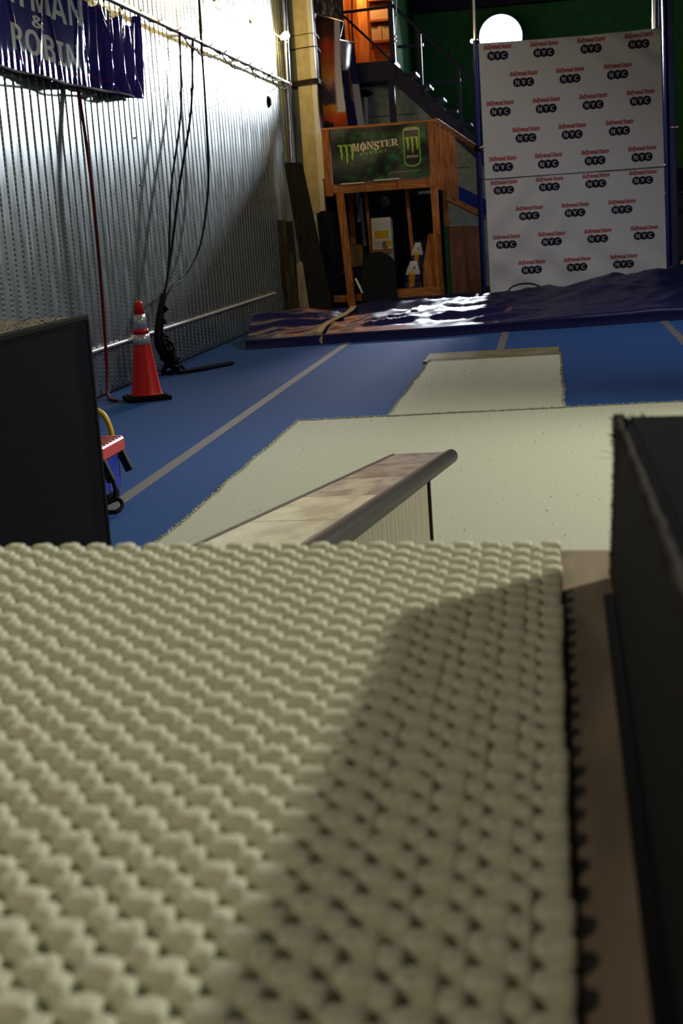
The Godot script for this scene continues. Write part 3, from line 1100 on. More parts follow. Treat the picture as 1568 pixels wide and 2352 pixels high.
	for k in 6:
		var o := V(rng.randf_range(-0.02, 0.03), 0, rng.randf_range(-0.05, 0.05))
		tube(st, smooth([V(-4.25, 0.85, -16.35) + o, V(-4.24, 0.6, -16.05) + o * 1.5, V(-4.22, 0.35, -15.85) + o * 2, V(-4.15, 0.15, -15.95) + o * 3, V(-4.1, 0.03, -16.1) + o * 3]), 0.016, 7)
	part("cable_trunk", st, M.black_cable, heap)
	st = tool()
	for k in 13:
		var r := rng.randf_range(0.045, 0.085)
		var c := V(-4.2 + rng.randf_range(-0.03, 0.06) + 0.05 * (1.0 - k / 12.0), 0.03 + k * 0.028, -15.95 - rng.randf_range(-0.05, 0.08))
		var tilt := Basis(V(rng.randf_range(-1, 1), 0, rng.randf_range(-1, 1)).normalized(), rng.randf_range(0.3, 1.3))
		var loop := []
		for j in 19:
			var a := TAU * j / 18.0
			var q := c + tilt * V(cos(a) * r, 0, sin(a) * r * 1.2)
			q.y = maxf(q.y, 0.018)
			loop.append(q)
		tube(st, loop, 0.017, 7, -1.0, false)
	part("cable_coils", st, M.black_cable, heap)
	st = tool()
	for k in 3:
		boxt(st, Transform3D(Basis(V(0, 0, 1), 0.3 * k), V(-4.21, 0.44 + 0.13 * k, -15.95 - k * 0.12)), V(0.09, 0.07, 0.09), 0.015)
	part("plug", st, M.black_rubber, heap)
	st = tool()
	tube(st, smooth([V(-4.05, 0.02, -15.9), V(-3.9, 0.02, -16.2), V(-3.75, 0.016, -16.55), V(-3.64, 0.016, -16.75), V(-3.62, 0.016, -16.62), V(-3.8, 0.02, -16.2), V(-4.0, 0.03, -15.8)]), 0.02, 8)
	part("cable_tail", st, M.black_cable, heap)
	# small black oval fitting
	st = tool()
	lathe(st, [Vector2(0.0, 0.05), Vector2(0.06, 0.045), Vector2(0.09, 0.02), Vector2(0.1, 0.0), Vector2(0.0, 0.0)], V(WX, 3.46, -24.7), 22, Basis(V(0, 0, 1), -PI / 2))
	single("wall_fitting", st, M.black_rubber, "small round black fitting on the corrugated wall below the pipe", "fitting")
	# dull red marks on the wall: two small ties
	for q in [[2.55, -16.35, "upper small red tie on the corrugated wall below the banner"], [2.05, -16.4, "lower small red tie on the corrugated wall below the banner"]]:
		st = tool()
		boxt(st, Transform3D(Basis(V(1, 0, 0), 0.15), V(WX + 0.006, q[0], q[1])), V(0.012, 0.02, 0.10), 0.003)
		single("red_tie", st, M.red_cable, q[2], "tie")

func banner() -> void:
	# glossy printed film, gathered into folds at the right end
	var img := Image.create(1536, 256, false, Image.FORMAT_RGB8)
	var navy := Color(0.15, 0.13, 0.40)
	img.fill(navy)
	var ink := Color(0.74, 0.77, 0.74)
	var z0 := -10.2
	var z1 := -16.5
	var px := func(z: float) -> float: return (z0 - z) / (z0 - z1) * 1536.0
	var py := func(y: float) -> float: return (3.82 - y) / 0.9 * 256.0
	var word := func(t: String, za: float, zb: float, ya: float, yb: float) -> void:
		letters(img, t, "Droid Sans", true, Rect2(px.call(za), py.call(yb), px.call(zb) - px.call(za), py.call(ya) - py.call(yb)), ink)
	word.call("BATMAN", -11.75, -14.42, 3.485, 3.745)
	word.call("&", -12.95, -13.3, 3.345, 3.455)
	word.call("ROBIN", -12.38, -14.2, 3.09, 3.315)
	var red := Color(0.55, 0.10, 0.14)
	img.fill_rect(Rect2i(0, int(py.call(3.03)), 1200, 2), red)
	img.fill_rect(Rect2i(0, int(py.call(3.775)), 1200, 2), red)
	var m := print_of(img, 0.9)
	m.metallic_specular = 0.0
	m.clearcoat_enabled = true
	m.clearcoat = 1.0
	m.clearcoat_roughness = 0.06
	var b := thing("wall_banner", "glossy navy banner with grey block lettering, folded and gathered at its right end", "banner", V(-4.25, 2.9, -13.4))
	var st := tool()
	var pins := [0.0, 0.16, 0.33, 0.50, 0.655, 0.78, 0.885, 0.985]
	sheet(st, 420, 36, func(u: float, v: float) -> Vector3:
		var z := lerpf(z0, z1, u)
		# distance to the pins it hangs from
		var near := 9.0
		var side := 0.0
		var span := 0.16
		for k in pins.size() - 1:
			if u >= pins[k] and u <= pins[k + 1]:
				span = pins[k + 1] - pins[k]
				side = (u - pins[k]) / span
		var sag := 4.0 * side * (1.0 - side)
		var gather := smoothstep(0.62, 0.80, u)
		var top := 3.82 - sag * (0.045 + 0.10 * gather)
		var bottom := 2.915 + 0.03 * gather + 0.02 * sin(u * 20.0)
		var y := lerpf(top, bottom, v)
		var x := -4.30 + 0.005 * sin(u * 21.0 + 2.0 * v) + 0.0012 * sin(u * 63.0 - 5.0 * v + 1.0)
		# diagonal pleats that run from each pin
		x += 0.014 * exp(-pow((absf(side - 0.5) - 0.5 + 0.32 * v) * 42.0, 2.0)) * (1.0 - 0.4 * v)
		x += gather * (0.05 * sin(u * 88.0 + 1.2 * sin(v * 3.0)) * (0.45 + 0.55 * v) + 0.02 * sin(u * 190.0 + v * 4.0))
		# small puckers along the lower hem
		x += 0.005 * sin(u * 260.0) * smoothstep(0.72, 0.98, v)
		x = maxf(x, -4.375)
		return V(x, y, z), 0.002)
	part("film", st, m, b)
	st = tool()
	var hem := []
	for k in 50:
		var u := k / 49.0 * 0.9
		hem.append(V(-4.26 + 0.02 * sin(u * 31.0), 2.905 + 0.03 * smoothstep(0.62, 0.8, u), lerpf(z0, z1, u)))
	tube(st, hem, 0.017, 8)
	part("hem_rod", st, M.black_cable, b)
	for p in pins:
		st = tool()
		tube(st, [V(-4.27, 3.87, lerpf(z0, z1, p)), V(-4.26, 3.80, lerpf(z0, z1, p))], 0.012, 7)
		part("tie", st, M.black_cable, b)

# ------------------------------------------------------------------ navy crash mat cover
func build_mat_tarp() -> void:
	var n1 := FastNoiseLite.new()
	n1.seed = 41
	n1.frequency = 0.75
	n1.fractal_type = FastNoiseLite.FRACTAL_RIDGED
	n1.fractal_octaves = 2
	var n2 := FastNoiseLite.new()
	n2.seed = 42
	n2.frequency = 0.5
	var t := thing("navy_mat", "crumpled navy vinyl mat spread across the floor in front of the wooden tower and backdrop", "mat", V(-0.5, 0, -21.5))
	var front := func(u: float) -> Vector3: return V(lerpf(-3.84, 3.6, u), 0.0, lerpf(-18.62, -19.66, u) + 0.03 * sin(u * 25.0))
	var back := func(u: float) -> Vector3:
		var x := lerpf(-4.05, 3.6, u)
		var z := -20.9
		if x < -2.8:
			z = lerpf(-21.2, -24.5, clampf((x + 4.05) / 1.25, 0, 1))
		else:
			z = lerpf(-24.5, -25.08, clampf((x + 2.8) / 1.6, 0, 1))
		return V(x, 0, z)
	var st := tool()
	sheet(st, 230, 84, func(u: float, v: float) -> Vector3:
		var f: Vector3 = front.call(u)
		var bk: Vector3 = back.call(u)
		var lip := 0.12
		if v < 0.05:   # upright front
			var k := v / 0.05
			return V(f.x, 0.005 + lip * k, f.z - 0.02 * k - 0.01 * sin(k * PI))
		var w := (v - 0.05) / 0.95
		var p := f.lerp(bk, w)
		var h := lip + 0.03 * sin(w * PI) * (0.6 + n2.get_noise_2d(p.x, p.z))
		var q := n1.get_noise_2d(p.x * 1.1 + 0.7 * p.z, p.z * 0.55)
		var lively := smoothstep(0.0, 0.12, w) * (1.0 - 0.5 * smoothstep(-0.9, 0.2, p.x))
		h += 0.11 * q * lively
		h += 0.012 * n2.get_noise_2d(p.x * 5.0 - p.z * 2.0, p.z * 3.0) * smoothstep(0.0, 0.1, w)
		# heaped up against the backdrop on the right
		var right := smoothstep(-0.9, 1.2, p.x)
		h += right * (0.05 + 0.17 * smoothstep(0.25, 1.0, w)) * (0.9 + 0.4 * n2.get_noise_2d(p.x * 1.5, p.z))
		h += 0.10 * right * maxf(0.0, sin(p.x * 2.1 + p.z * 1.4)) * smoothstep(0.2, 0.7, w)
		# turned-up corner on the left
		var cl := smoothstep(0.13, 0.03, u) * smoothstep(0.1, 0.45, w) * smoothstep(1.0, 0.6, w)
		h += 0.14 * cl
		if w > 0.985:
			h *= 0.6
		return V(p.x, maxf(0.02, h), p.z), 0.004)
	part("vinyl_cover", st, M.navy_vinyl, t)
	# foam slab inside carries it
	st = tool()
	slab(st, PackedVector2Array([Vector2(-3.76, -18.75), Vector2(3.5, -19.8), Vector2(3.5, -24.9), Vector2(-1.3, -24.9), Vector2(-2.75, -24.3), Vector2(-3.8, -21.2)]), func(a: float, b: float, d: float) -> Vector3: return V(a, 0.001 + 0.075 * d, b))
	part("foam_core", st, plain(Color(0.10, 0.10, 0.13), 0.9), t)
	# strap across it
	var strap := tool()
	var sp := [V(-2.92, 0.01, -18.76), V(-2.92, 0.15, -18.79), V(-2.91, 0.20, -19.1), V(-2.9, 0.225, -19.6), V(-2.84, 0.235, -20.6), V(-2.87, 0.235, -21.6), V(-2.95, 0.23, -22.6), V(-3.02, 0.19, -23.3)]
	for k in sp.size() - 1:
		bar(strap, sp[k], sp[k + 1] + (sp[k + 1] - sp[k]).normalized() * 0.01, 0.085, 0.008, 0.002)
	single("webbing_strap", strap, plain(Color(0.60, 0.54, 0.40), 0.7), "pale yellow webbing strap lying across the left part of the navy mat", "strap")
	# cable arc in front of the backdrop
	st = tool()
	var arc := []
	for k in 13:
		var a := PI * k / 12.0
		arc.append(V(-0.43 - 0.27 * cos(a), 0.17 + 0.12 * sin(a), -25.02))
	tube(st, arc, 0.014, 8)
	single("cable_arc", st, M.black_cable, "black cable arching up between the navy mat and the backdrop", "cable")

# ------------------------------------------------------------------ press backdrop
func build_backdrop() -> void:
	# one logo, drawn once
	var logo := Image.create(512, 320, false, Image.FORMAT_RGBA8)
	logo.fill(Color(0, 0, 0, 0))
	var red := Color(0.58, 0.06, 0.14, 1)
	letters(logo, "Hollywood", "Droid Serif", true, Rect2(4, 14, 310, 104), red, 0.35)
	letters(logo, "Stunts", "Droid Serif", true, Rect2(322, 18, 184, 74), red, 0.35)
	for o in [Vector2(3, 0), Vector2(0, 3), Vector2(3, 3)]:
		letters(logo, "Hollywood", "Droid Serif", true, Rect2(Vector2(4, 14) + o, Vector2(310, 104)), red, 0.35)
		letters(logo, "Stunts", "Droid Serif", true, Rect2(Vector2(322, 18) + o, Vector2(184, 74)), red, 0.35)
	var ink := Color(0.10, 0.10, 0.17, 1)
	for k in 3:
		disc(logo, Vector2(140 + k * 112, 212), 78, ink)
	var wht := Color(0.66, 0.66, 0.72, 1)
	for k in 3:
		letters(logo, "NYC"[k], "Droid Sans", true, Rect2(140 + k * 112 - 34, 172, 68, 80), wht)
	logo.resize(190, 119, Image.INTERPOLATE_LANCZOS)
	var panels := [[4.14, 2.0, "upper"], [2.02, 0.06, "lower"]]
	var bd := thing("press_backdrop", "white fabric press backdrop printed with rows of red script and black roundel logos", "backdrop", V(0.43, 0.1, -25.2))
	var k := 0
	for pn in panels:
		var img := Image.create(1200, 880, false, Image.FORMAT_RGBA8)
		img.fill(Color(0.74, 0.75, 0.79, 1))
		var hgt: float = pn[0] - pn[1]
		for r in 5:
			var us := [0.105, 0.362, 0.622, 0.882] if r % 2 == 0 else [0.243, 0.50, 0.762]
			for u in us:
				var v: float = (0.10 + 0.205 * r) * 2.14 / hgt
				if v < 0.96:
					img.blend_rect(logo, Rect2i(0, 0, 190, 119), Vector2i(int(u * 1200) - 95, int(v * 880) - 80))
		img.convert(Image.FORMAT_RGB8)
		var m := print_of(img, 0.8)
		m.backlight_enabled = true
		m.backlight = Color(0.45, 0.45, 0.45)
		var st := tool()
		var up: bool = pn[2] == "upper"
		sheet(st, 110, 80, func(u: float, v: float) -> Vector3:
			var x := lerpf(-1.0, 1.865, u)
			var y := lerpf(pn[0], pn[1], v)
			if up:
				y -= 0.018 * sin(u * PI) * (1.0 - v)
			# pulls running from the corners, soft wrinkles
			var z := -25.2 + 0.006 * sin(u * 9.0 + v * 4.0)
			var d1 := (1.0 - u) + v
			z += 0.026 * sin(d1 * 26.0) * smoothstep(0.85, 0.1, d1) if up else 0.0
			if not up:
				z += 0.022 * sin((u - v) * 18.0) * smoothstep(0.2, 0.9, v) + 0.013 * sin((u + v * 0.6) * 30.0) * (1.0 - u)
			z += 0.012 * (1.0 if up else 0.0) * v
			return V(x, y, z), 0.002)
		part(["upper_panel", "lower_panel"][k], st, m, bd)
		k += 1
	var sh := tool()
	tube(sh, [V(-1.0, 2.0, -25.178), V(1.865, 2.0, -25.178)], 0.007, 8)
	part("hem", sh, plain(Color(0.30, 0.30, 0.32), 0.8), bd)
	# frame behind the cloth
	var st2 := tool()
	for y in [4.12, 2.03, 0.12]:
		tube(st2, [V(-1.05, y, -25.27), V(1.9, y, -25.27)], 0.016, 10)
	part("frame_bar", st2, M.chrome, bd)
	# stands
	var ps := thing("stand_pole", "tall dark blue pole at the left edge of the backdrop", "pole", V(-1.10, 0, -25.3))
	st2 = tool()
	tube(st2, [V(-1.11, 0.05, -25.3), V(-1.09, 2.5, -25.3), V(-1.05, 4.2, -25.3)], 0.045, 14)
	part("lower_tube", st2, M.pole_blue, ps)
	st2 = tool()
	tube(st2, [V(-1.05, 4.2, -25.3), V(-1.03, 5.6, -25.3)], 0.03, 12)
	part("upper_tube", st2, M.chrome, ps)
	st2 = tool()
	boxt(st2, Transform3D(Basis(), V(-1.09, 2.5, -25.26)), V(0.13, 0.1, 0.1), 0.015)
	part("clamp", st2, M.black_rubber, ps)
	st2 = tool()
	tube(st2, [V(-1.06, 2.51, -25.2), V(-0.97, 2.53, -25.17)], 0.012, 8)
	part("clamp_pin", st2, M.white_plastic, ps)
	st2 = tool()
	boxt(st2, Transform3D(Basis(), V(-1.11, 0.025, -25.3)), V(0.3, 0.05, 0.3), 0.01)
	part("foot_plate", st2, M.navy_steel, ps)
	var pr := thing("stand_pole", "tall dark blue pole at the right edge of the backdrop", "pole", V(1.93, 0, -25.3))
	st2 = tool()
	tube(st2, [V(1.92, 0.05, -25.3), V(1.95, 5.6, -25.3)], 0.04, 14)
	part("lower_tube", st2, M.pole_blue, pr)
	st2 = tool()
	boxt(st2, Transform3D(Basis(), V(1.92, 0.025, -25.3)), V(0.3, 0.05, 0.3), 0.01)
	part("foot_plate", st2, M.navy_steel, pr)
	st2 = tool()
	tube(st2, [V(1.80, 4.0, -25.33), V(1.83, 5.6, -25.33)], 0.055, 14)
	single("upright_tube", st2, M.chrome, "short shiny upright tube above the top right corner of the backdrop", "tube")

	# flood lamp behind the backdrop
	var fl := thing("flood_lamp", "blazing white round flood lamp above the top left corner of the backdrop", "lamp", V(FLOOD.x, 0, FLOOD.z))
	var face := Basis(V(1, 0, 0), PI / 2 + 0.06)
	var st3 := tool()
	lathe(st3, [Vector2(0.0, -0.22), Vector2(0.16, -0.22), Vector2(0.2, -0.18), Vector2(0.47, 0.06), Vector2(0.5, 0.1), Vector2(0.48, 0.1), Vector2(0.46, 0.075)], FLOOD, 40, face)
	part("lamp_housing", st3, M.navy_steel, fl)
	st3 = tool()
	lathe(st3, [Vector2(0.475, 0.07), Vector2(0.40, 0.10), Vector2(0.25, 0.13), Vector2(0.0, 0.145)], FLOOD, 40, face)
	part("glowing_lens", st3, glow(Color(0.96, 0.97, 1.0), 6.0), fl)
	st3 = tool()
	tube(st3, [V(FLOOD.x, 0.05, FLOOD.z - 0.1), V(FLOOD.x, 5.0, FLOOD.z - 0.1)], 0.03, 12)
	part("lamp_stand", st3, M.navy_steel, fl)
	st3 = tool()
	boxt(st3, Transform3D(Basis(), V(FLOOD.x, 0.03, FLOOD.z - 0.1)), V(0.7, 0.06, 0.7), 0.01)
	part("stand_base", st3, M.navy_steel, fl)
	var names := ["small white spot lamp on the bracket left of the flood lamp, outermost", "small white spot lamp between the outermost one and the flood lamp"]
	var xs := [-1.49, -1.345]
	for i in 2:
		var at := V(xs[i], 5.13, -34.3)
		var s := thing("spot_lamp", names[i], "lamp", at, "small lamps beside the flood")
		st3 = tool()
		lathe(st3, [Vector2(0.0, -0.08), Vector2(0.03, -0.08), Vector2(0.05, 0.03), Vector2(0.048, 0.035)], at, 18, face)
		part("lamp_housing", st3, M.navy_steel, s)
		st3 = tool()
		lathe(st3, [Vector2(0.047, 0.03), Vector2(0.03, 0.045), Vector2(0.0, 0.05)], at, 18, face)
		part("glowing_lens", st3, glow(Color(0.95, 0.97, 1.0), 4.0), s)
		spot("spot_lamp_beam", at + V(0, 0, 0.07), V(-1.6, 1.0, -14.0), Color(0.95, 0.97, 1.0), 2.0, 0.04, 40.0)
	st3 = tool()
	bar(st3, V(-1.55, 5.05, -34.37), V(-0.85, 5.05, -34.37), 0.03, 0.03)
	single("lamp_bracket", st3, M.navy_steel, "dark bracket bar carrying the two small spot lamps", "bracket")

# ------------------------------------------------------------------ wooden tower
func build_tower() -> void:
	var tw := thing("wooden_tower", "raised platform tower of orange brown lumber against the back corner", "tower", V(-2.75, 0, -27.0))
	var st: SurfaceTool
	var zf := -26.35
	# rail posts
	for q in [[-3.735, 1.92, 3.04], [-1.94, 1.95, 3.07]]:
		st = tool()
		box(st, V(q[0] - 0.065, q[1], zf - 0.05), V(q[0] + 0.065, q[2], zf + 0.05), 0.006)
		part("rail_post", st, M.lumber_y, tw)
	st = tool()
	box(st, V(-1.875, 1.9, zf - 0.06), V(-1.825, 3.09, zf + 0.02), 0.006)
	part("corner_post", st, M.lumber_y, tw)
	# top rail and thin rail below
	st = tool()
	box(st, V(-3.8, 3.03, zf - 0.05), V(-1.82, 3.075, zf + 0.055), 0.005)
	part("top_rail", st, M.lumber_x, tw)
	st = tool()
	box(st, V(-3.67, 2.86, zf - 0.02), V(-2.0, 2.89, zf + 0.0), 0.003)
	part("thin_rail", st, M.lumber_x, tw)
	# rim beam under the rail and its blocks
	st = tool()
	box(st, V(-3.67, 1.955, zf - 0.05), V(-1.83, 2.115, zf + 0.02), 0.006)
	part("rim_beam", st, M.lumber_x, tw)
	for x in [-3.14, -2.5]:
		st = tool()
		box(st, V(x - 0.045, 1.96, zf + 0.02), V(x + 0.045, 2.14, zf + 0.05), 0.005)
		part("rim_block", st, M.lumber_y, tw)
	# deck
	for k in 6:
		st = tool()
		box(st, V(-3.78, 2.08, zf - 0.06 - 0.31 * (k + 1)), V(-1.84, 2.11, zf - 0.062 - 0.31 * k), 0.003)
		part("deck_board", st, M.lumber_x, tw)
	# legs
	for q in [[V(-3.555, 1.96, zf - 0.01), V(-3.465, 0.0, zf - 0.01), 0.135], [V(-1.925, 1.96, zf - 0.01), V(-1.90, 0.0, zf - 0.01), 0.12], [V(-1.86, 3.0, -28.0), V(-1.83, 0.0, -28.0), 0.10], [V(-3.6, 2.08, -28.1), V(-3.6, 0.0, -28.1), 0.10]]:
		st = tool()
		bar(st, q[1], q[0], q[2], 0.09, 0.006)
		part("leg", st, M.lumber_y, tw)
	# thin uprights under the deck
	for q in [[-3.18, 0.5, 0.055], [-2.45, 0.62, 0.06]]:
		st = tool()
		bar(st, V(q[0] + 0.06, 0.0, -27.1), V(q[0] - 0.02, 2.08, -27.1), q[2], 0.045, 0.004)
		part("upright", st, M.lumber_y, tw)
	# foot beams
	st = tool()
	box(st, V(-2.72, 0.11, zf + 0.03), V(-1.83, 0.265, zf + 0.08), 0.006)
	part("foot_beam", st, M.lumber_x, tw)
	st = tool()
	box(st, V(-3.80, 0.09, zf - 0.13), V(-2.95, 0.21, zf - 0.08), 0.006)
	part("foot_beam", st, M.lumber_x, tw)
	# side: boards along the sloping side rail
	st = tool()
	bar(st, V(-1.83, 3.05, zf - 0.05), V(-1.29, 2.655, -29.38), 0.05, 0.10, 0.005)
	part("side_rail", st, M.lumber_z, tw)
	for k in 4:
		st = tool()
		var f := 0.035 + k * 0.105
		var x := lerpf(-1.83, -1.26, f)
		var z := lerpf(zf, -29.6, f)
		var top := lerpf(3.0, 2.6, f)
		bar(st, V(x + 0.02, [1.9, 1.86, 1.78, 1.74][k], z), V(x, top, z), 0.085, 0.03, 0.004)
		part("side_board", st, M.lumber_y, tw)
	# sloping ramp beam under the side
	st = tool()
	bar(st, V(-1.80, 1.78, -27.3), V(-1.08, 1.33, -29.0), 0.06, 0.11, 0.005)
	part("ramp_beam", st, M.lumber_z, tw)
	st = tool()
	slab(st, PackedVector2Array([Vector2(0.0, 0.0), Vector2(1.0, 0.0), Vector2(1.0, 0.30), Vector2(0.0, 0.27)]), func(a: float, b: float, d: float) -> Vector3: return V(lerpf(-1.64, -1.02, a), lerpf(1.73, 1.32, a) + b, lerpf(-27.9, -28.9, a) - 0.03 * d))
	part("blue_panel", st, plain(Color(0.12, 0.17, 0.42), 0.5), tw)

	# printed banner on the front rail
	var mb := thing("energy_drink_banner", "dark green printed banner with claw logo and tall can hung on the tower rail", "banner", V(-2.78, 2.1, zf + 0.08))
	st = tool()
	sheet(st, 60, 36, func(u: float, v: float) -> Vector3:
		var sag := 0.012 * sin(u * PI)
		var y := lerpf(3.045 - sag * (1.0 - v), 2.125 + 0.02 * u, v)
		return V(lerpf(-3.64, -1.975, u) - 0.0 * v, y, zf + 0.075 + 0.008 * sin(u * 14.0 + v * 3.0) + 0.006 * sin(v * 9.0 + u * 5.0)), 0.002)
	part("printed_sheet", st, drink_print(), mb)
	st = tool()
	box(st, V(-3.52, 2.105, zf + 0.066), V(-3.1, 2.122, zf + 0.09), 0.004)
	box(st, V(-2.95, 2.128, zf + 0.066), V(-2.5, 2.145, zf + 0.09), 0.004)
	part("hem_batten", st, M.white_plastic, mb)
	# black box perched on the rail
	st = tool()
	boxt(st, Transform3D(Basis(), V(-3.66, 3.115, zf)), V(0.17, 0.08, 0.12), 0.015)
	boxt(st, Transform3D(Basis(), V(-3.70, 3.16, zf)), V(0.07, 0.05, 0.08), 0.012)
	single("black_case", st, M.black_rubber, "small black case on the left end of the tower's top rail", "case")

	# things stored under the deck
	st = tool()
	var arch := PackedVector2Array()
	for k in 19:
		var a := PI * k / 18.0
		arch.append(Vector2(cos(a) * 0.30, 0.60 + sin(a) * 0.27))
	arch.append(Vector2(-0.315, 0.0))
	arch.append(Vector2(0.315, 0.0))
	slab(st, arch, func(a: float, b: float, d: float) -> Vector3: return V(-2.95 + a, 0.06 + b, -26.1 - 0.12 * b - 0.03 * d))
	box(st, V(-3.2, 0.0, -26.3), V(-2.7, 0.06, -25.95), 0.01)
	single("arched_panel", st, plain(Color(0.075, 0.085, 0.09), 0.7), "black panel with a rounded top standing in front of the tower", "panel")
	# display bottle box, white and yellow
	var img := Image.create(64, 96, false, Image.FORMAT_RGB8)
	img.fill(Color(0.66, 0.64, 0.60))
	img.fill_rect(Rect2i(8, 34, 48, 22), Color(0.62, 0.47, 0.10))
	img.fill_rect(Rect2i(6, 64, 22, 18), Color(0.58, 0.57, 0.54))
	disc(img, Vector2(42, 74), 12, Color(0.35, 0.32, 0.28))
	disc(img, Vector2(54, 70), 9, Color(0.68, 0.52, 0.1))
	img.fill_rect(Rect2i(0, 84, 64, 12), Color(0.45, 0.30, 0.16))
	var sb := thing("printed_sack", "pale sack with a yellow printed band standing behind the arched panel", "sack", V(-2.9, 0.85, -26.95))
	st = tool()
	sheet(st, 14, 20, func(u: float, v: float) -> Vector3: return V(lerpf(-3.09, -2.75, u), lerpf(1.50, 0.88, v), -26.78 + 0.03 * sin(u * PI) + 0.01 * sin(v * 14.0)), 0.004)
	part("printed_front", st, print_of(img, 0.6), sb)
	st = tool()
	box(st, V(-3.1, 0.0, -27.05), V(-2.74, 1.48, -26.79), 0.03)
	part("sack_body", st, plain(Color(0.55, 0.53, 0.5), 0.7), sb)
	# two bottles or bags at the right
	var bag := Image.create(64, 128, false, Image.FORMAT_RGB8)
	bag.fill(Color(0.64, 0.64, 0.66))
	bag.fill_rect(Rect2i(0, 64, 64, 64), Color(0.11, 0.12, 0.30))
	fill_poly(bag, PackedVector2Array([Vector2(14, 52), Vector2(44, 46), Vector2(42, 120), Vector2(18, 126)]), Color(0.66, 0.44, 0.10))
	disc(bag, Vector2(30, 56), 12, Color(0.66, 0.55, 0.12))
	disc(bag, Vector2(38, 30), 9, Color(0.42, 0.34, 0.40))
	var bm := print_of(bag, 0.5)
	var bl := ["white, blue and yellow bag leaning on the diagonal board, upper of the two", "white, blue and yellow bag on the foot beam, lower of the two"]
	for k in 2:
		var bt := thing("printed_bag", bl[k], "bag", V([-2.32, -2.40][k], [0.62, 0.27][k], -26.6), "printed bags under the tower")
		st = tool()
		var o: Vector3 = [V(-2.32, 0.61, -26.55), V(-2.40, 0.265, -26.36)][k]
		var tall: float = [0.42, 0.46][k]
		var wd: float = [0.19, 0.24][k]
		sheet(st, 16, 22, func(u: float, v: float) -> Vector3:
			var taper := lerpf(0.55, 1.0, smoothstep(0.0, 0.45, v))
			return o + V((u - 0.5) * wd * taper + 0.12 * (1.0 - v) * tall, tall * (1.0 - v), 0.05 * sin(u * PI) * sin(clampf(v * 1.15, 0, 1) * PI) + 0.004 * sin(v * 30.0)), 0.004)
		part("bag_front", st, bm, bt)
		st = tool()
		sheet(st, 16, 22, func(u: float, v: float) -> Vector3:
			var taper := lerpf(0.55, 1.0, smoothstep(0.0, 0.45, v))
			return o + V((u - 0.5) * wd * taper + 0.12 * (1.0 - v) * tall, tall * (1.0 - v), -0.01 - 0.05 * sin(u * PI) * sin(clampf(v * 1.15, 0, 1) * PI)), 0.004)
		part("bag_back", st, plain(Color(0.5, 0.5, 0.55), 0.6), bt)
	st = tool()
	box(st, V(-2.50, 0.58, -26.75), V(-2.2, 0.61, -26.45), 0.003)
	box(st, V(-2.49, 0.0, -26.73), V(-2.46, 0.58, -26.47), 0.003)
	box(st, V(-2.24, 0.0, -26.73), V(-2.21, 0.58, -26.47), 0.003)
	single("small_shelf", st, M.dark_brown, "small dark shelf carrying the upper printed bag under the tower", "shelf")
	st = tool()
	slab(st, PackedVector2Array([Vector2(-2.08, 1.17), Vector2(-1.98, 1.17), Vector2(-1.95, 0.02), Vector2(-2.33, 0.02)]), func(a: float, b: float, d: float) -> Vector3: return V(a, b, -26.48 - 0.025 * d - 0.05 * b))
	single("wedge_board", st, M.lumber_y, "wedge shaped board leaning against the tower's right leg", "board")
	# cardboard box, tarp, tubes
	var cb := thing("cardboard_box", "brown cardboard box on the blue tarp behind the tower's left leg", "box", V(-3.45, 0.66, -27.35))
	st = tool()
	box(st, V(-3.62, 0.67, -27.5), V(-3.32, 1.05, -27.15), 0.008)
	part("box_body", st, M.card, cb)
	st = tool()
	boxt(st, Transform3D(Basis(V(0, 0, 1), -0.35), V(-3.53, 1.09, -27.3)), V(0.2, 0.006, 0.3), 0.002)
	part("box_flap", st, M.card, cb)
	st = tool()
	var nz := FastNoiseLite.new()
	nz.seed = 51
	nz.frequency = 2.2
	sheet(st, 30, 30, func(u: float, v: float) -> Vector3:
		var x := lerpf(-3.75, -3.15, u)
		if v < 0.4:
			return V(x, lerpf(0.05, 0.62, v / 0.4), -26.85 - 0.05 * nz.get_noise_2d(x * 3.0, v * 4.0) * 2.0 - 0.02 * sin(u * 17.0))
		return V(x, 0.64 + 0.035 * nz.get_noise_2d(x * 4.0, v * 5.0), lerpf(-26.87, -27.55, (v - 0.4) / 0.6)), 0.004)
	single("blue_tarp", st, plain(Color(0.06, 0.06, 0.20), 0.4), "dark blue tarp over a pile behind the tower's left leg", "tarp")
	st = tool()
	box(st, V(-3.7, 0.0, -27.5), V(-3.2, 0.58, -26.95), 0.01)
	single("tarp_pile", st, M.dark_brown, "dark box under the blue tarp behind the tower's left leg", "box")
	st = tool()
	bar(st, V(-3.36, 0.50, -26.2), V(-3.24, 0.24, -26.12), 0.045, 0.02, 0.006)
	single("white_stick", st, M.white_plastic, "short white stick leaning beside the black arched panel", "stick")
	st = tool()
	sheet(st, 8, 20, func(u: float, v: float) -> Vector3: return V(lerpf(-3.40, -3.31, u) + 0.012 * sin(v * 12.0), lerpf(2.05, 1.45, v), -27.35 + 0.02 * sin(u * 6.0 + v * 7.0)), 0.003)
	single("pale_sheet", st, plain(Color(0.40, 0.40, 0.50), 0.25), "narrow strip of clear plastic hanging under the tower deck", "plastic")
	st = tool()
	slab(st, PackedVector2Array([Vector2(-3.95, 0.0), Vector2(-3.62, 0.0), Vector2(-3.68, 1.66), Vector2(-3.92, 1.69), Vector2(-4.02, 1.64)]), func(a: float, b: float, d: float) -> Vector3: return V(a, b, -26.55 - 0.05 * d))
	single("navy_pad", st, plain(Color(0.045, 0.05, 0.12), 0.6), "dark navy pad standing between the beige column and the tower's left leg", "pad")
	# dark partition behind the tower and clutter in front of it
	st = tool()
	box(st, V(-4.3, 0.0, -28.75), V(-1.9, 2.05, -28.65), 0.004)
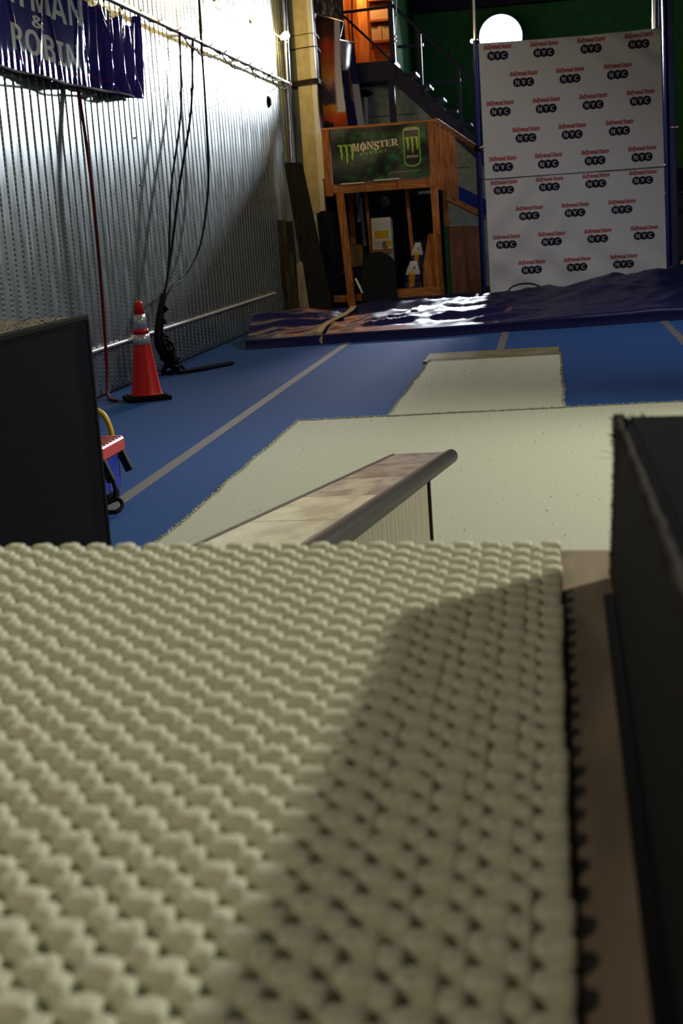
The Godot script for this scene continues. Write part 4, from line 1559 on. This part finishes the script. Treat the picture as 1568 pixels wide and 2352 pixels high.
	single("dark_partition", st, plain(Color(0.055, 0.055, 0.085), 0.8), "dark partition closing the space under the tower", "partition")
	for q in [[-3.02, 1.6, 0.10, "pale round lid hanging under the tower deck, left one"], [-2.66, 1.86, 0.05, "small pale round lid hanging under the tower deck, right one"]]:
		st = tool()
		lathe(st, [Vector2(0.0, 0.02), Vector2(q[2], 0.015), Vector2(q[2], 0.0), Vector2(0.0, 0.0)], V(q[0], q[1] + 0.18, -28.6), 20, Basis(V(1, 0, 0), PI / 2))
		single("round_lid", st, plain(Color(0.34, 0.34, 0.42), 0.5), q[3], "lid")
	st = tool()
	tube(st, [V(-3.42, 1.0, -28.3), V(-3.46, 2.0, -28.3)], 0.04, 10)
	single("grey_tube", st, plain(Color(0.42, 0.44, 0.42), 0.5), "grey tube standing in the dark under the tower", "tube")
	st = tool()
	box(st, V(-2.52, 0.0, -28.3), V(-2.18, 1.05, -28.0), 0.01)
	single("dark_bin", st, plain(Color(0.10, 0.12, 0.12), 0.6), "dark grey bin under the right part of the tower", "bin")
	st = tool()
	box(st, V(-2.25, 1.86, -27.0), V(-1.98, 1.91, -26.9), 0.004)
	single("pale_batten", st, plain(Color(0.50, 0.54, 0.50), 0.5), "short pale batten fixed under the tower deck at the right", "batten")

	# sheets leaning right of the tower
	st = tool()
	slab(st, PackedVector2Array([Vector2(-1.76, 0.02), Vector2(-1.22, 0.02), Vector2(-1.22, 1.26), Vector2(-1.76, 1.30)]), func(a: float, b: float, d: float) -> Vector3: return V(a, b, -25.97 - 0.03 * d - 0.03 * b))
	single("green_sheet", st, plain(Color(0.06, 0.22, 0.12), 0.6), "green edged sheet behind the brown board, only its left edge showing", "board")
	st = tool()
	slab(st, PackedVector2Array([Vector2(-1.685, 0.02), Vector2(-1.13, 0.02), Vector2(-1.14, 1.27), Vector2(-1.68, 1.29)]), func(a: float, b: float, d: float) -> Vector3: return V(a, b, -25.93 - 0.018 * d - 0.03 * b))
	single("brown_sheet", st, wood(52, Color(0.27, 0.18, 0.13), Color(0.33, 0.22, 0.16), 1, 1.5), "large brown board standing between the tower and the backdrop", "board")

func drink_print() -> StandardMaterial3D:
	var img := Image.create(720, 400, false, Image.FORMAT_RGB8)
	var n := FastNoiseLite.new()
	n.seed = 61
	n.frequency = 0.011
	n.fractal_octaves = 5
	var n2 := FastNoiseLite.new()
	n2.seed = 62
	n2.frequency = 0.02
	for y in 400:
		for x in 720:
			var a := clampf(0.5 + 0.9 * n.get_noise_2d(x, y), 0, 1)
			var b := clampf(0.5 + 0.8 * n2.get_noise_2d(x, y * 1.4), 0, 1)
			var edge := smoothstep(0.0, 90.0, float(x)) * (0.35 + 0.65 * smoothstep(0.0, 60.0, float(y)))
			var g := a * a * 0.55 * edge
			var c := Color(0.03 + 0.22 * g * b, 0.045 + 0.60 * g, 0.05 + 0.26 * g * (1.0 - b * 0.4))
			img.set_pixel(x, y, c)
	# soft bright domes along the top
	for q in [[160, 70, 44], [250, 60, 40], [310, 66, 46], [400, 62, 40]]:
		for y in range(-40, 46):
			for x in range(-46, 47):
				var d := Vector2(x, y).length() / float(q[2])
				if d < 1.0:
					var px := img.get_pixel(q[0] + x, q[1] + y)
					img.set_pixel(q[0] + x, q[1] + y, px.lerp(Color(0.20, 0.52, 0.24), 0.55 * (1.0 - d)))
	var lime := Color(0.56, 0.70, 0.20)
	claw(img, Vector2(52, 118), 1.0, lime)
	# word mark
	var bone := Color(0.80, 0.74, 0.62)
	letters(img, "M", "Droid Serif", true, Rect2(158, 116, 52, 58), bone)
	letters(img, "O", "Droid Serif", true, Rect2(214, 118, 46, 54), bone)
	fill_poly(img, PackedVector2Array([Vector2(234, 106), Vector2(240, 106), Vector2(240, 186), Vector2(237, 192), Vector2(234, 186)]), bone)
	letters(img, "N", "Droid Serif", true, Rect2(264, 110, 50, 54), bone)
	letters(img, "S", "Droid Serif", true, Rect2(318, 112, 38, 62), bone)
	letters(img, "T", "Droid Serif", true, Rect2(358, 108, 44, 48), bone)
	letters(img, "E", "Droid Serif", true, Rect2(404, 106, 40, 48), bone)
	letters(img, "R", "Droid Serif", true, Rect2(446, 102, 52, 52), bone)
	var word := "ENERGY"
	for k in 6:
		letters(img, word[k], "Droid Sans", true, Rect2(212 + k * 36, 190 - k * 3, 22, 18), Color(0.42, 0.60, 0.18))
	# tall can on the right
	var rim := Color(0.45, 0.66, 0.20)
	fill_poly(img, rounded(Rect2(536, 26, 124, 292), 46), rim)
	fill_poly(img, rounded(Rect2(544, 34, 108, 276), 42), Color(0.05, 0.045, 0.06))
	fill_poly(img, PackedVector2Array([Vector2(556, 36), Vector2(640, 36), Vector2(650, 50), Vector2(546, 50)]), Color(0.55, 0.56, 0.50))
	fill_poly(img, PackedVector2Array([Vector2(548, 54), Vector2(648, 54), Vector2(648, 96), Vector2(548, 96)]), Color(0.10, 0.08, 0.10))
	claw(img, Vector2(552, 98), 0.86, lime)
	letters(img, "MONSTER", "Droid Serif", true, Rect2(554, 236, 88, 16), bone)
	for k in 16:
		img.fill_rect(Rect2i(556 + k * 5, 256, 3, 3), Color(0.35, 0.33, 0.3))
	img.fill_rect(Rect2i(420, 346, 240, 7), Color(0.32, 0.44, 0.14))
	var m := print_of(img, 0.35)
	return m

func rounded(r: Rect2, rad: float) -> PackedVector2Array:
	var p := PackedVector2Array()
	var cs := [Vector2(r.end.x - rad, r.end.y - rad), Vector2(r.position.x + rad, r.end.y - rad), r.position + Vector2(rad, rad * 0.5), Vector2(r.end.x - rad, r.position.y + rad * 0.5)]
	for k in 4:
		for j in 9:
			var a := PI / 2 * (k + j / 8.0)
			var v := Vector2(cos(a), sin(a)) * rad
			if k > 1:
				v.y *= 0.5
			p.append(cs[k] + v)
	return p

# three ragged claw strokes with hooked tops
func claw(img: Image, at: Vector2, s: float, col: Color) -> void:
	var lens := [[0.0, 118.0], [40.0, 150.0], [80.0, 122.0]]
	for k in 3:
		var x: float = lens[k][0]
		var h: float = lens[k][1]
		var w := 17.0
		var p := PackedVector2Array()
		for q in [[-8, 6], [4, 0], [22, 4], [33, 1], [30, 14], [31, 34], [27, 52], [33, 70], [27, 92], [28, h * 0.82], [22, h], [17, h * 0.84], [15, h * 0.7], [18, 66], [12, 48], [14, 30], [10, 16], [2, 12]]:
			p.append(at + Vector2(x + q[0] * 0.95, minf(q[1], h)) * s)
		fill_poly(img, p, col)

# ------------------------------------------------------------------ stairs, landing, loft
func build_stairs() -> void:
	var st: SurfaceTool
	# infill under the stairs
	st = tool()
	slab(st, PackedVector2Array([Vector2(-4.42, 0.0), Vector2(-0.3, 0.0), Vector2(-0.3, 1.55), Vector2(-2.88, 4.15), Vector2(-4.42, 4.15)]), func(a: float, b: float, d: float) -> Vector3: return V(a, b, -30.55 - 0.12 * d))
	struct("wall_lower", st, M.grey_wall)
	# joints of the blockwork drawn as battens on the grey wall
	for k in 3:
		st = tool()
		box(st, V(-4.3, 2.35 + k * 0.55, -30.55), V([-1.5, -2.0, -2.5][k], 2.365 + k * 0.55, -30.54), 0.002)
		struct("trim_%d" % (k + 2), st, plain(Color(0.25, 0.28, 0.26), 0.8))
	# landing and flight
	var fl := thing("steel_staircase", "dark navy steel staircase with landing climbing along the green wall", "staircase", V(-2.8, 0, -29.8))
	st = tool()
	box(st, V(-3.82, 4.04, -30.5), V(-2.76, 4.41, -29.46), 0.01)
	part("landing", st, M.navy_steel, fl)
	var top := V(-2.78, 4.17, 0)
	var foot := V(1.3, -0.02, 0)
	for z in [-29.5, -30.45]:
		st = tool()
		slab(st, PackedVector2Array([Vector2(-2.80, 4.38), Vector2(-2.80, 3.98), Vector2(1.1, 0.0), Vector2(1.5, 0.0)]), func(a: float, b: float, d: float) -> Vector3: return V(a, b, z - 0.05 * d))
		part("stringer", st, M.navy_steel, fl)
	for k in 16:
		st = tool()
		var f := (k + 0.6) / 16.6
		var x := lerpf(-2.76, 1.35, f)
		var y := lerpf(4.30, 0.12, f)
		box(st, V(x - 0.02, y - 0.035, -30.44), V(x + 0.24, y + 0.015, -29.48), 0.006)
		part("tread", st, M.navy_steel, fl)
	# under-landing post
	st = tool()
	box(st, V(-2.92, 0.0, -29.6), V(-2.80, 4.04, -29.48), 0.008)
	part("support_post", st, M.navy_steel, fl)
	# rails
	var zr := -29.5
	st = tool()
	tube(st, [V(-3.73, 4.4, zr), V(-3.70, 6.6, zr)], 0.032, 10)
	part("rail_post", st, M.navy_steel, fl)
	st = tool()
	box(st, V(-2.84, 4.36, zr - 0.04), V(-2.74, 5.48, zr + 0.04), 0.008)
	part("rail_post", st, M.navy_steel, fl)
	for q in [[-2.28, 3.8, 4.92], [-1.585, 3.05, 4.2], [-0.9, 2.4, 3.5]]:
		st = tool()
		tube(st, [V(q[0], q[1] - 0.1, zr), V(q[0] + 0.01, q[2], zr)], 0.032, 10)
		part("rail_post", st, M.navy_steel, fl)
	st = tool()
	tube(st, [V(-3.73, 5.35, zr), V(-2.79, 5.38, zr)], 0.03, 10)
	part("guard_rail", st, M.navy_steel, fl)
	st = tool()
	tube(st, [V(-3.72, 5.32, zr), V(-2.84, 4.42, zr)], 0.024, 10)
	part("brace", st, M.navy_steel, fl)
	st = tool()
	tube(st, [V(-2.80, 5.45, zr), V(-0.2, 2.83, zr)], 0.03, 10)
	part("hand_rail", st, M.navy_steel, fl)
	for q in [[-2.79, -2.28, 4.74], [-2.28, -1.585, 4.02], [-1.585, -0.9, 3.2]]:
		st = tool()
		bar(st, V(q[0], q[2], -30.45), V(q[1], q[2], -30.45), 0.04, 0.06, 0.005)
		part("guard_bar", st, M.navy_steel, fl)

	# loft room: timber walls open to the landing
	st = tool()
	box(st, V(-4.42, 4.2, -35.6), V(-2.86, 4.42, -30.5), 0.004)
	struct("floor_loft", st, M.lumber_x)
	st = tool()
	box(st, V(-2.9, 4.42, -35.6), V(-2.86, 7.5, -30.5), 0.003)
	struct("wall_loft", st, M.green_wall)
	st = tool()
	box(st, V(-4.42, 4.42, -30.65), V(-3.80, 7.5, -30.5), 0.004)
	struct("trim_5", st, plain(Color(0.56, 0.53, 0.47), 0.7))
	st = tool()
	box(st, V(-4.42, 4.42, -32.5), V(-2.9, 7.5, -32.4), 0.003)
	struct("wall_loft_rear", st, M.lumber_y)
	st = tool()
	box(st, V(-3.62, 4.42, -31.3), V(-3.42, 7.4, -31.22), 0.006)
	single("loft_stud", st, wood(71, Color(0.62, 0.43, 0.26), Color(0.74, 0.55, 0.35), 1), "pale timber stud inside the lit loft above the landing", "stud")
	st = tool()
	tube(st, smooth([V(-3.71, 7.3, -31.1), V(-3.69, 6.0, -31.1), V(-3.73, 5.2, -31.1), V(-3.7, 4.6, -31.05)]), 0.018, 8)
	single("loft_cable", st, M.black_cable, "dark cable hanging inside the lit loft", "cable")
	var sh := thing("loft_shelf", "timber shelf unit inside the lit loft above the stairs", "shelf", V(-3.1, 4.42, -31.4))
	for y in [4.98, 5.38, 5.78, 6.2]:
		st = tool()
		box(st, V(-3.38, y - 0.05, -31.7), V(-2.92, y, -31.15), 0.004)
		part("shelf_board", st, M.lumber_x, sh)
	st = tool()
	box(st, V(-3.38, 4.42, -31.3), V(-2.92, 4.80, -31.25), 0.004)
	part("kick_panel", st, M.lumber_x, sh)
	for x in [-3.39, -2.93]:
		st = tool()
		box(st, V(x - 0.02, 4.42, -31.7), V(x + 0.02, 7.0, -31.6), 0.004)
		part("upright", st, M.lumber_y, sh)
	var lb := [[-3.35, 4.98, 0.20, 0.26, "white carton on the lower loft shelf, left one"], [-3.135, 4.98, 0.19, 0.26, "white carton on the lower loft shelf, right one"], [-3.36, 5.38, 0.40, 0.23, "wide white carton on the middle loft shelf"], [-3.33, 5.78, 0.36, 0.22, "white carton on the upper loft shelf"]]
	for q in lb:
		var bx := thing("white_carton", q[4], "carton", V(q[0] + q[2] / 2, q[1], -31.35), "cartons in the loft")
		st = tool()
		box(st, V(q[0], q[1], -31.6), V(q[0] + q[2], q[1] + q[3], -31.17), 0.005)
		part("carton_body", st, plain(Color(0.72, 0.66, 0.60), 0.8), bx)
		st = tool()
		box(st, V(q[0] + 0.01, q[1] + q[3], -31.55), V(q[0] + q[2] * 0.6, q[1] + q[3] + 0.025, -31.16), 0.004)
		part("carton_lid", st, M.black_rubber, bx)
	# bulb of the loft
	var lp := thing("loft_bulb", "warm bulb hanging inside the loft", "bulb", V(-3.64, 6.3, -30.95))
	st = tool()
	lathe(st, [Vector2(0.0, -0.07), Vector2(0.04, -0.055), Vector2(0.055, 0.0), Vector2(0.04, 0.05), Vector2(0.015, 0.09), Vector2(0.0, 0.09)], V(-3.64, 6.3, -30.95), 18)
	part("glowing_bulb", st, glow(Color(1.0, 0.7, 0.4), 6.0), lp)
	st = tool()
	tube(st, [V(-3.64, 6.38, -30.95), V(-3.64, 7.45, -30.95)], 0.008, 6)
	part("cord", st, M.black_cable, lp)
	# vent pipe and hose on the grey wall
	var vp := thing("vent_pipe", "white vertical pipe with a black cap behind the top of the tower", "pipe", V(-3.49, 2.1, -30.4))
	st = tool()
	tube(st, [V(-3.49, 2.1, -30.4), V(-3.475, 3.86, -30.4)], 0.042, 12)
	part("pipe", st, M.white_paint, vp)
	st = tool()
	tube(st, [V(-3.475, 3.84, -30.4), V(-3.475, 3.97, -30.4)], 0.075, 14)
	boxt(st, Transform3D(Basis(), V(-3.42, 3.9, -30.36)), V(0.2, 0.07, 0.08), 0.02)
	part("cap", st, M.black_rubber, vp)
	st = tool()
	boxt(st, Transform3D(Basis(), V(-3.80, 3.88, -30.5)), V(0.22, 0.07, 0.08), 0.02)
	single("wall_junction", st, M.black_rubber, "small dark fitting on the grey wall left of the white pipe", "fitting")
	st = tool()
	tube(st, smooth([V(-3.60, 5.3, -29.42), V(-3.56, 4.5, -29.42), V(-3.50, 4.0, -29.42), V(-3.52, 3.5, -29.6), V(-3.62, 3.25, -29.9), V(-3.75, 3.3, -30.2)]), 0.012, 8)
	single("rust_cable", st, plain(Color(0.30, 0.13, 0.10), 0.5), "thin rust coloured cable hanging over the landing edge", "cable")
	# rope and hook hanging in front of the green wall
	var rp := thing("hanging_rope", "thin grey line with shackles hanging in front of the green wall by the stairs", "line", V(-2.7, 4.6, -29.2))
	st = tool()
	tube(st, [V(-2.45, 7.3, -29.2), V(-2.70, 4.85, -29.2)], 0.008, 6)
	part("line", st, plain(Color(0.30, 0.34, 0.32), 0.6), rp)
	for y in [4.80, 4.72]:
		st = tool()
		lathe(st, [Vector2(0.0, -0.03), Vector2(0.025, -0.02), Vector2(0.03, 0.0), Vector2(0.025, 0.02), Vector2(0.0, 0.03)], V(-2.71, y, -29.2), 12)
		part("shackle", st, M.galv, rp)

# ------------------------------------------------------------------ left back corner
func build_corner() -> void:
	var st: SurfaceTool
	# beige steel column with a white flange
	var col := thing("steel_column", "beige painted steel column at the end of the corrugated wall", "column", V(-4.1, 0, -27.0))
	st = tool()
	box(st, V(-4.25, 0.0, -27.05), V(-4.005, 7.45, -26.95), 0.006)
	part("beige_face", st, M.cream_paint, col)
	st = tool()
	box(st, V(-4.005, 0.0, -27.06), V(-3.915, 7.45, -26.94), 0.006)
	part("white_edge", st, M.white_paint, col)
	st = tool()
	box(st, V(-3.955, 0.0, -27.40), V(-3.905, 7.45, -27.06), 0.004)
	part("web", st, plain(Color(0.30, 0.24, 0.21), 0.7), col)
	st = tool()
	box(st, V(-4.38, 0.0, -27.1), V(-4.25, 7.45, -27.02), 0.004)
	part("grey_edge", st, plain(Color(0.36, 0.40, 0.40), 0.6), col)
	st = tool()
	box(st, V(-4.38, 0.0, -27.3), V(-3.88, 0.03, -26.75), 0.006)
	part("base_plate", st, M.navy_steel, col)
	# cable bands round it
	var bands := [[3.94, 0.016, "dark cable band round the beige column at the height of the pipe"], [4.49, 0.008, "thin cable round the beige column above the dark band"], [4.71, 0.006, "thin upper cable on the beige column"]]
	for q in bands:
		st = tool()
		for k in (3 if q[1] > 0.01 else 1):
			var y: float = q[0] - k * 0.03
			tube(st, smooth([V(-4.37, y - 0.02, -26.92), V(-4.13, y, -26.91), V(-3.91, y + 0.01, -26.90), V(-3.88, y, -27.1), V(-3.87, y - 0.05, -27.37)], 3), q[1], 7)
		single("cable_band", st, plain(Color(0.16, 0.12, 0.12), 0.5), q[2], "cable", "cables round the column")
	# chrome tube before the recess
	st = tool()
	tube(st, [V(-4.31, 2.35, -26.1), V(-4.22, 7.45, -26.1)], 0.05, 16)
	single("chrome_tube", st, M.chrome, "shiny vertical tube left of the beige column", "tube")
	# wooden things leaning in the corner
	st = tool()
	slab(st, PackedVector2Array([Vector2(-4.27, 2.47), Vector2(-4.24, 2.5), Vector2(-4.0, 2.48), Vector2(-3.97, 2.45), Vector2(-3.57, 0.02), Vector2(-3.98, 0.02)]), func(a: float, b: float, d: float) -> Vector3: return V(a, b, -24.75 - 0.05 * d - 0.12 * b))
	single("dark_plank", st, M.dark_brown, "tall dark brown plank leaning against the beige column", "plank")
	var g1 := wood(81, Color(0.16, 0.15, 0.10), Color(0.24, 0.22, 0.16), 1, 2.5)
	var g2 := wood(82, Color(0.09, 0.10, 0.08), Color(0.13, 0.14, 0.11), 1, 2.5)
	var pl := [[-4.42, -4.27, 1.58, g1, "olive grey board leaning in the corner, next to the corrugated wall"], [-4.26, -4.15, 1.55, g2, "blackish green board leaning in the corner between two olive ones"], [-4.33, -4.17, 1.05, g1, "short olive board in the corner in front of the others"]]
	for k in 3:
		var q: Array = pl[k]
		st = tool()
		slab(st, PackedVector2Array([Vector2(q[0], 0.0), Vector2(q[1] + 0.02, 0.0), Vector2(q[1], q[2]), Vector2(q[0], q[2])]), func(a: float, b: float, d: float) -> Vector3: return V(a + 0.03 * (1.6 - b) , b, -24.62 + 0.06 * (1 if k == 2 else 0) - 0.025 * d - 0.05 * b))
		single("leaning_board", st, q[3], q[4], "board", "boards leaning in the corner")
	st = tool()
	slab(st, PackedVector2Array([Vector2(-4.12, 0.0), Vector2(-3.95, 0.0), Vector2(-4.02, 0.86), Vector2(-4.07, 0.9), Vector2(-4.12, 0.84)]), func(a: float, b: float, d: float) -> Vector3: return V(a, b, -24.62 - 0.05 * d - 0.03 * b))
	single("pale_board", st, wood(83, Color(0.44, 0.41, 0.32), Color(0.54, 0.50, 0.40), 1, 2.5), "pale board standing in front of the dark plank's foot", "board")
	# posters hanging behind the column, on a plane along the left wall
	var art := Image.create(64, 256, false, Image.FORMAT_RGB8)
	var nz := FastNoiseLite.new()
	nz.seed = 91
	nz.frequency = 0.03
	var stops := [[0.0, Color(0.18, 0.13, 0.14)], [0.16, Color(0.36, 0.20, 0.18)], [0.25, Color(0.66, 0.26, 0.16)], [0.42, Color(0.70, 0.34, 0.20)], [0.52, Color(0.78, 0.56, 0.22)], [0.60, Color(0.72, 0.52, 0.42)], [0.68, Color(0.30, 0.24, 0.28)], [0.80, Color(0.32, 0.27, 0.28)], [0.82, Color(0.78, 0.55, 0.16)], [0.93, Color(0.74, 0.28, 0.14)], [1.0, Color(0.6, 0.2, 0.12)]]
	for y in 256:
		for x in 64:
			var f := clampf(y / 255.0 + 0.05 * nz.get_noise_2d(x, y), 0, 1)
			var c: Color = stops[0][1]
			for k in stops.size() - 1:
				if f >= stops[k][0]:
					c = (stops[k][1] as Color).lerp(stops[k + 1][1], (f - stops[k][0]) / (stops[k + 1][0] - stops[k][0]))
			if x > 40 and f < 0.85:
				c = c.lerp(Color(0.82, 0.80, 0.80), smoothstep(40, 48, x))
			img_put(art, x, y, c)
	st = tool()
	sheet(st, 14, 30, func(u: float, v: float) -> Vector3: return V(lerpf(-3.93, -3.57, u) + 0.03 * sin(u * 3.0 + v * 4.0), lerpf(5.07 - 0.06 * u, 3.155 + 0.03 * u, v), lerpf(-27.49, -27.96, u)), 0.003)
	single("orange_poster", st, print_of(art, 0.4), "long glossy orange and yellow poster hanging behind the beige column", "poster")
	var art2 := Image.create(64, 64, false, Image.FORMAT_RGB8)
	nz.frequency = 0.07
	for y in 64:
		for x in 64:
			var f := clampf(0.5 + 0.9 * nz.get_noise_2d(x * 1.3, y), 0, 1)
			img_put(art2, x, y, Color(0.20, 0.18, 0.22).lerp(Color(0.62, 0.60, 0.60), f * f))
	st = tool()
	sheet(st, 14, 12, func(u: float, v: float) -> Vector3: return V(lerpf(-3.91, -3.49, u) + 0.02 * sin(u * 4.0), lerpf(6.01, 5.13 - 0.10 * u, v), lerpf(-27.49, -28.06, u)), 0.003)
	single("grey_poster", st, print_of(art2, 0.4), "mottled grey poster above the orange one", "poster")
	var art3 := Image.create(64, 128, false, Image.FORMAT_RGB8)
	for y in 128:
		for x in 64:
			var c := Color(0.13, 0.14, 0.32)
			if x > 18 + y * 0.16 and x < 28 + y * 0.16 and y > 40 and y < 90:
				c = Color(0.60, 0.36, 0.14)
			if x > 40 and y > 62:
				c = Color(0.70, 0.69, 0.72)
			if x < 26 and y < 44:
				c = Color(0.74, 0.73, 0.70)
			img_put(art3, x, y, c)
	st = tool()
	sheet(st, 14, 24, func(u: float, v: float) -> Vector3: return V(lerpf(-3.68, -3.44, u) + 0.02 * sin(u * 5.0 + v * 3.0) + 0.06 * v * v, lerpf(4.74, 3.2, v), lerpf(-28.59, -29.02, u)), 0.003)
	single("navy_poster", st, print_of(art3, 0.4), "navy and white poster hanging beside the landing, right of the orange one", "poster")
	# pipe the posters hang from
	st = tool()
	tube(st, [V(-3.94, 5.10, -27.47), V(-3.51, 5.0, -28.02), V(-3.68, 4.76, -28.6), V(-3.43, 4.73, -29.05)], 0.012, 8)
	single("poster_rail", st, M.galv, "thin rail that the posters behind the column hang from", "rail")
	st = tool()
	box(st, V(-3.93, 2.24, -26.94), V(-3.85, 3.04, -26.90), 0.003)
	single("white_strip", st, M.white_paint, "narrow white strip beside the tower's left rail post", "strip")

func img_put(img: Image, x: int, y: int, c: Color) -> void:
	img.set_pixel(x, y, c)

# ------------------------------------------------------------------ right side
func build_right_side() -> void:
	var st: SurfaceTool
	var col := thing("dark_column", "dark steel column right of the backdrop", "column", V(2.08, 0, -26.6))
	st = tool()
	box(st, V(2.0, 0.0, -26.7), V(2.17, 7.45, -26.5), 0.008)
	part("column_shaft", st, M.navy_steel, col)
	st = tool()
	box(st, V(1.92, 0.0, -26.8), V(2.25, 0.03, -26.4), 0.006)
	part("base_plate", st, M.navy_steel, col)
	st = tool()
	box(st, V(2.1, 0.0, -28.2), V(3.6, 2.0, -28.1), 0.01)
	single("black_screen", st, plain(Color(0.06, 0.065, 0.075), 0.85), "black screen standing behind the dark column at the right edge", "screen")
	var cr := thing("grey_crate", "dark grey crate at the right edge, behind the backdrop's right pole", "crate", V(2.45, 0, -26.95))
	st = tool()
	box(st, V(2.05, 0.0, -27.4), V(3.0, 1.55, -26.86), 0.015)
	part("crate_body", st, mottled(95, 0.05, Color(0.19, 0.20, 0.19), Color(0.25, 0.26, 0.245), Vector3(1.2, 1.2, 1.2), 0.7), cr)
	st = tool()
	box(st, V(2.03, 1.55, -27.42), V(3.02, 1.60, -26.84), 0.01)
	part("crate_lid", st, plain(Color(0.26, 0.27, 0.26), 0.6), cr)
	for y in [0.45, 1.25]:
		st = tool()
		box(st, V(2.05, y, -26.86), V(3.0, y + 0.06, -26.83), 0.006)
		part("crate_batten", st, plain(Color(0.15, 0.16, 0.15), 0.6), cr)
	st = tool()
	var rag := FastNoiseLite.new()
	rag.seed = 97
	rag.frequency = 3.0
	sheet(st, 20, 14, func(u: float, v: float) -> Vector3:
		var a := lerpf(0, TAU, u)
		var r := 0.16 * sin(lerpf(0.15, PI - 0.4, v))
		return V(2.30 + cos(a) * r, 0.30 + 0.20 * cos(lerpf(0.15, PI - 0.4, v)) + 0.05 * rag.get_noise_2d(u * 3.0, v * 2.0), -26.2 + sin(a) * r * 0.7 + 0.04 * rag.get_noise_2d(u * 4.0, v * 3.0 + 5.0)), 0.004)
	single("beige_bundle", st, plain(Color(0.56, 0.50, 0.36), 0.85), "beige cloth bundle on the navy mat at the right edge", "bundle")
	var rod := thing("striped_rod", "short red and white striped rod sticking out of the dark column", "rod", V(2.1, 2.65, -26.4))
	for k in 5:
		st = tool()
		tube(st, [V(2.02 + k * 0.036, 2.655 + k * 0.0, -26.42), V(2.056 + k * 0.036, 2.655, -26.42)], 0.011, 8)
		part("stripe", st, M.white_plastic if k % 2 == 0 else plain(Color(0.75, 0.10, 0.10), 0.5), rod)
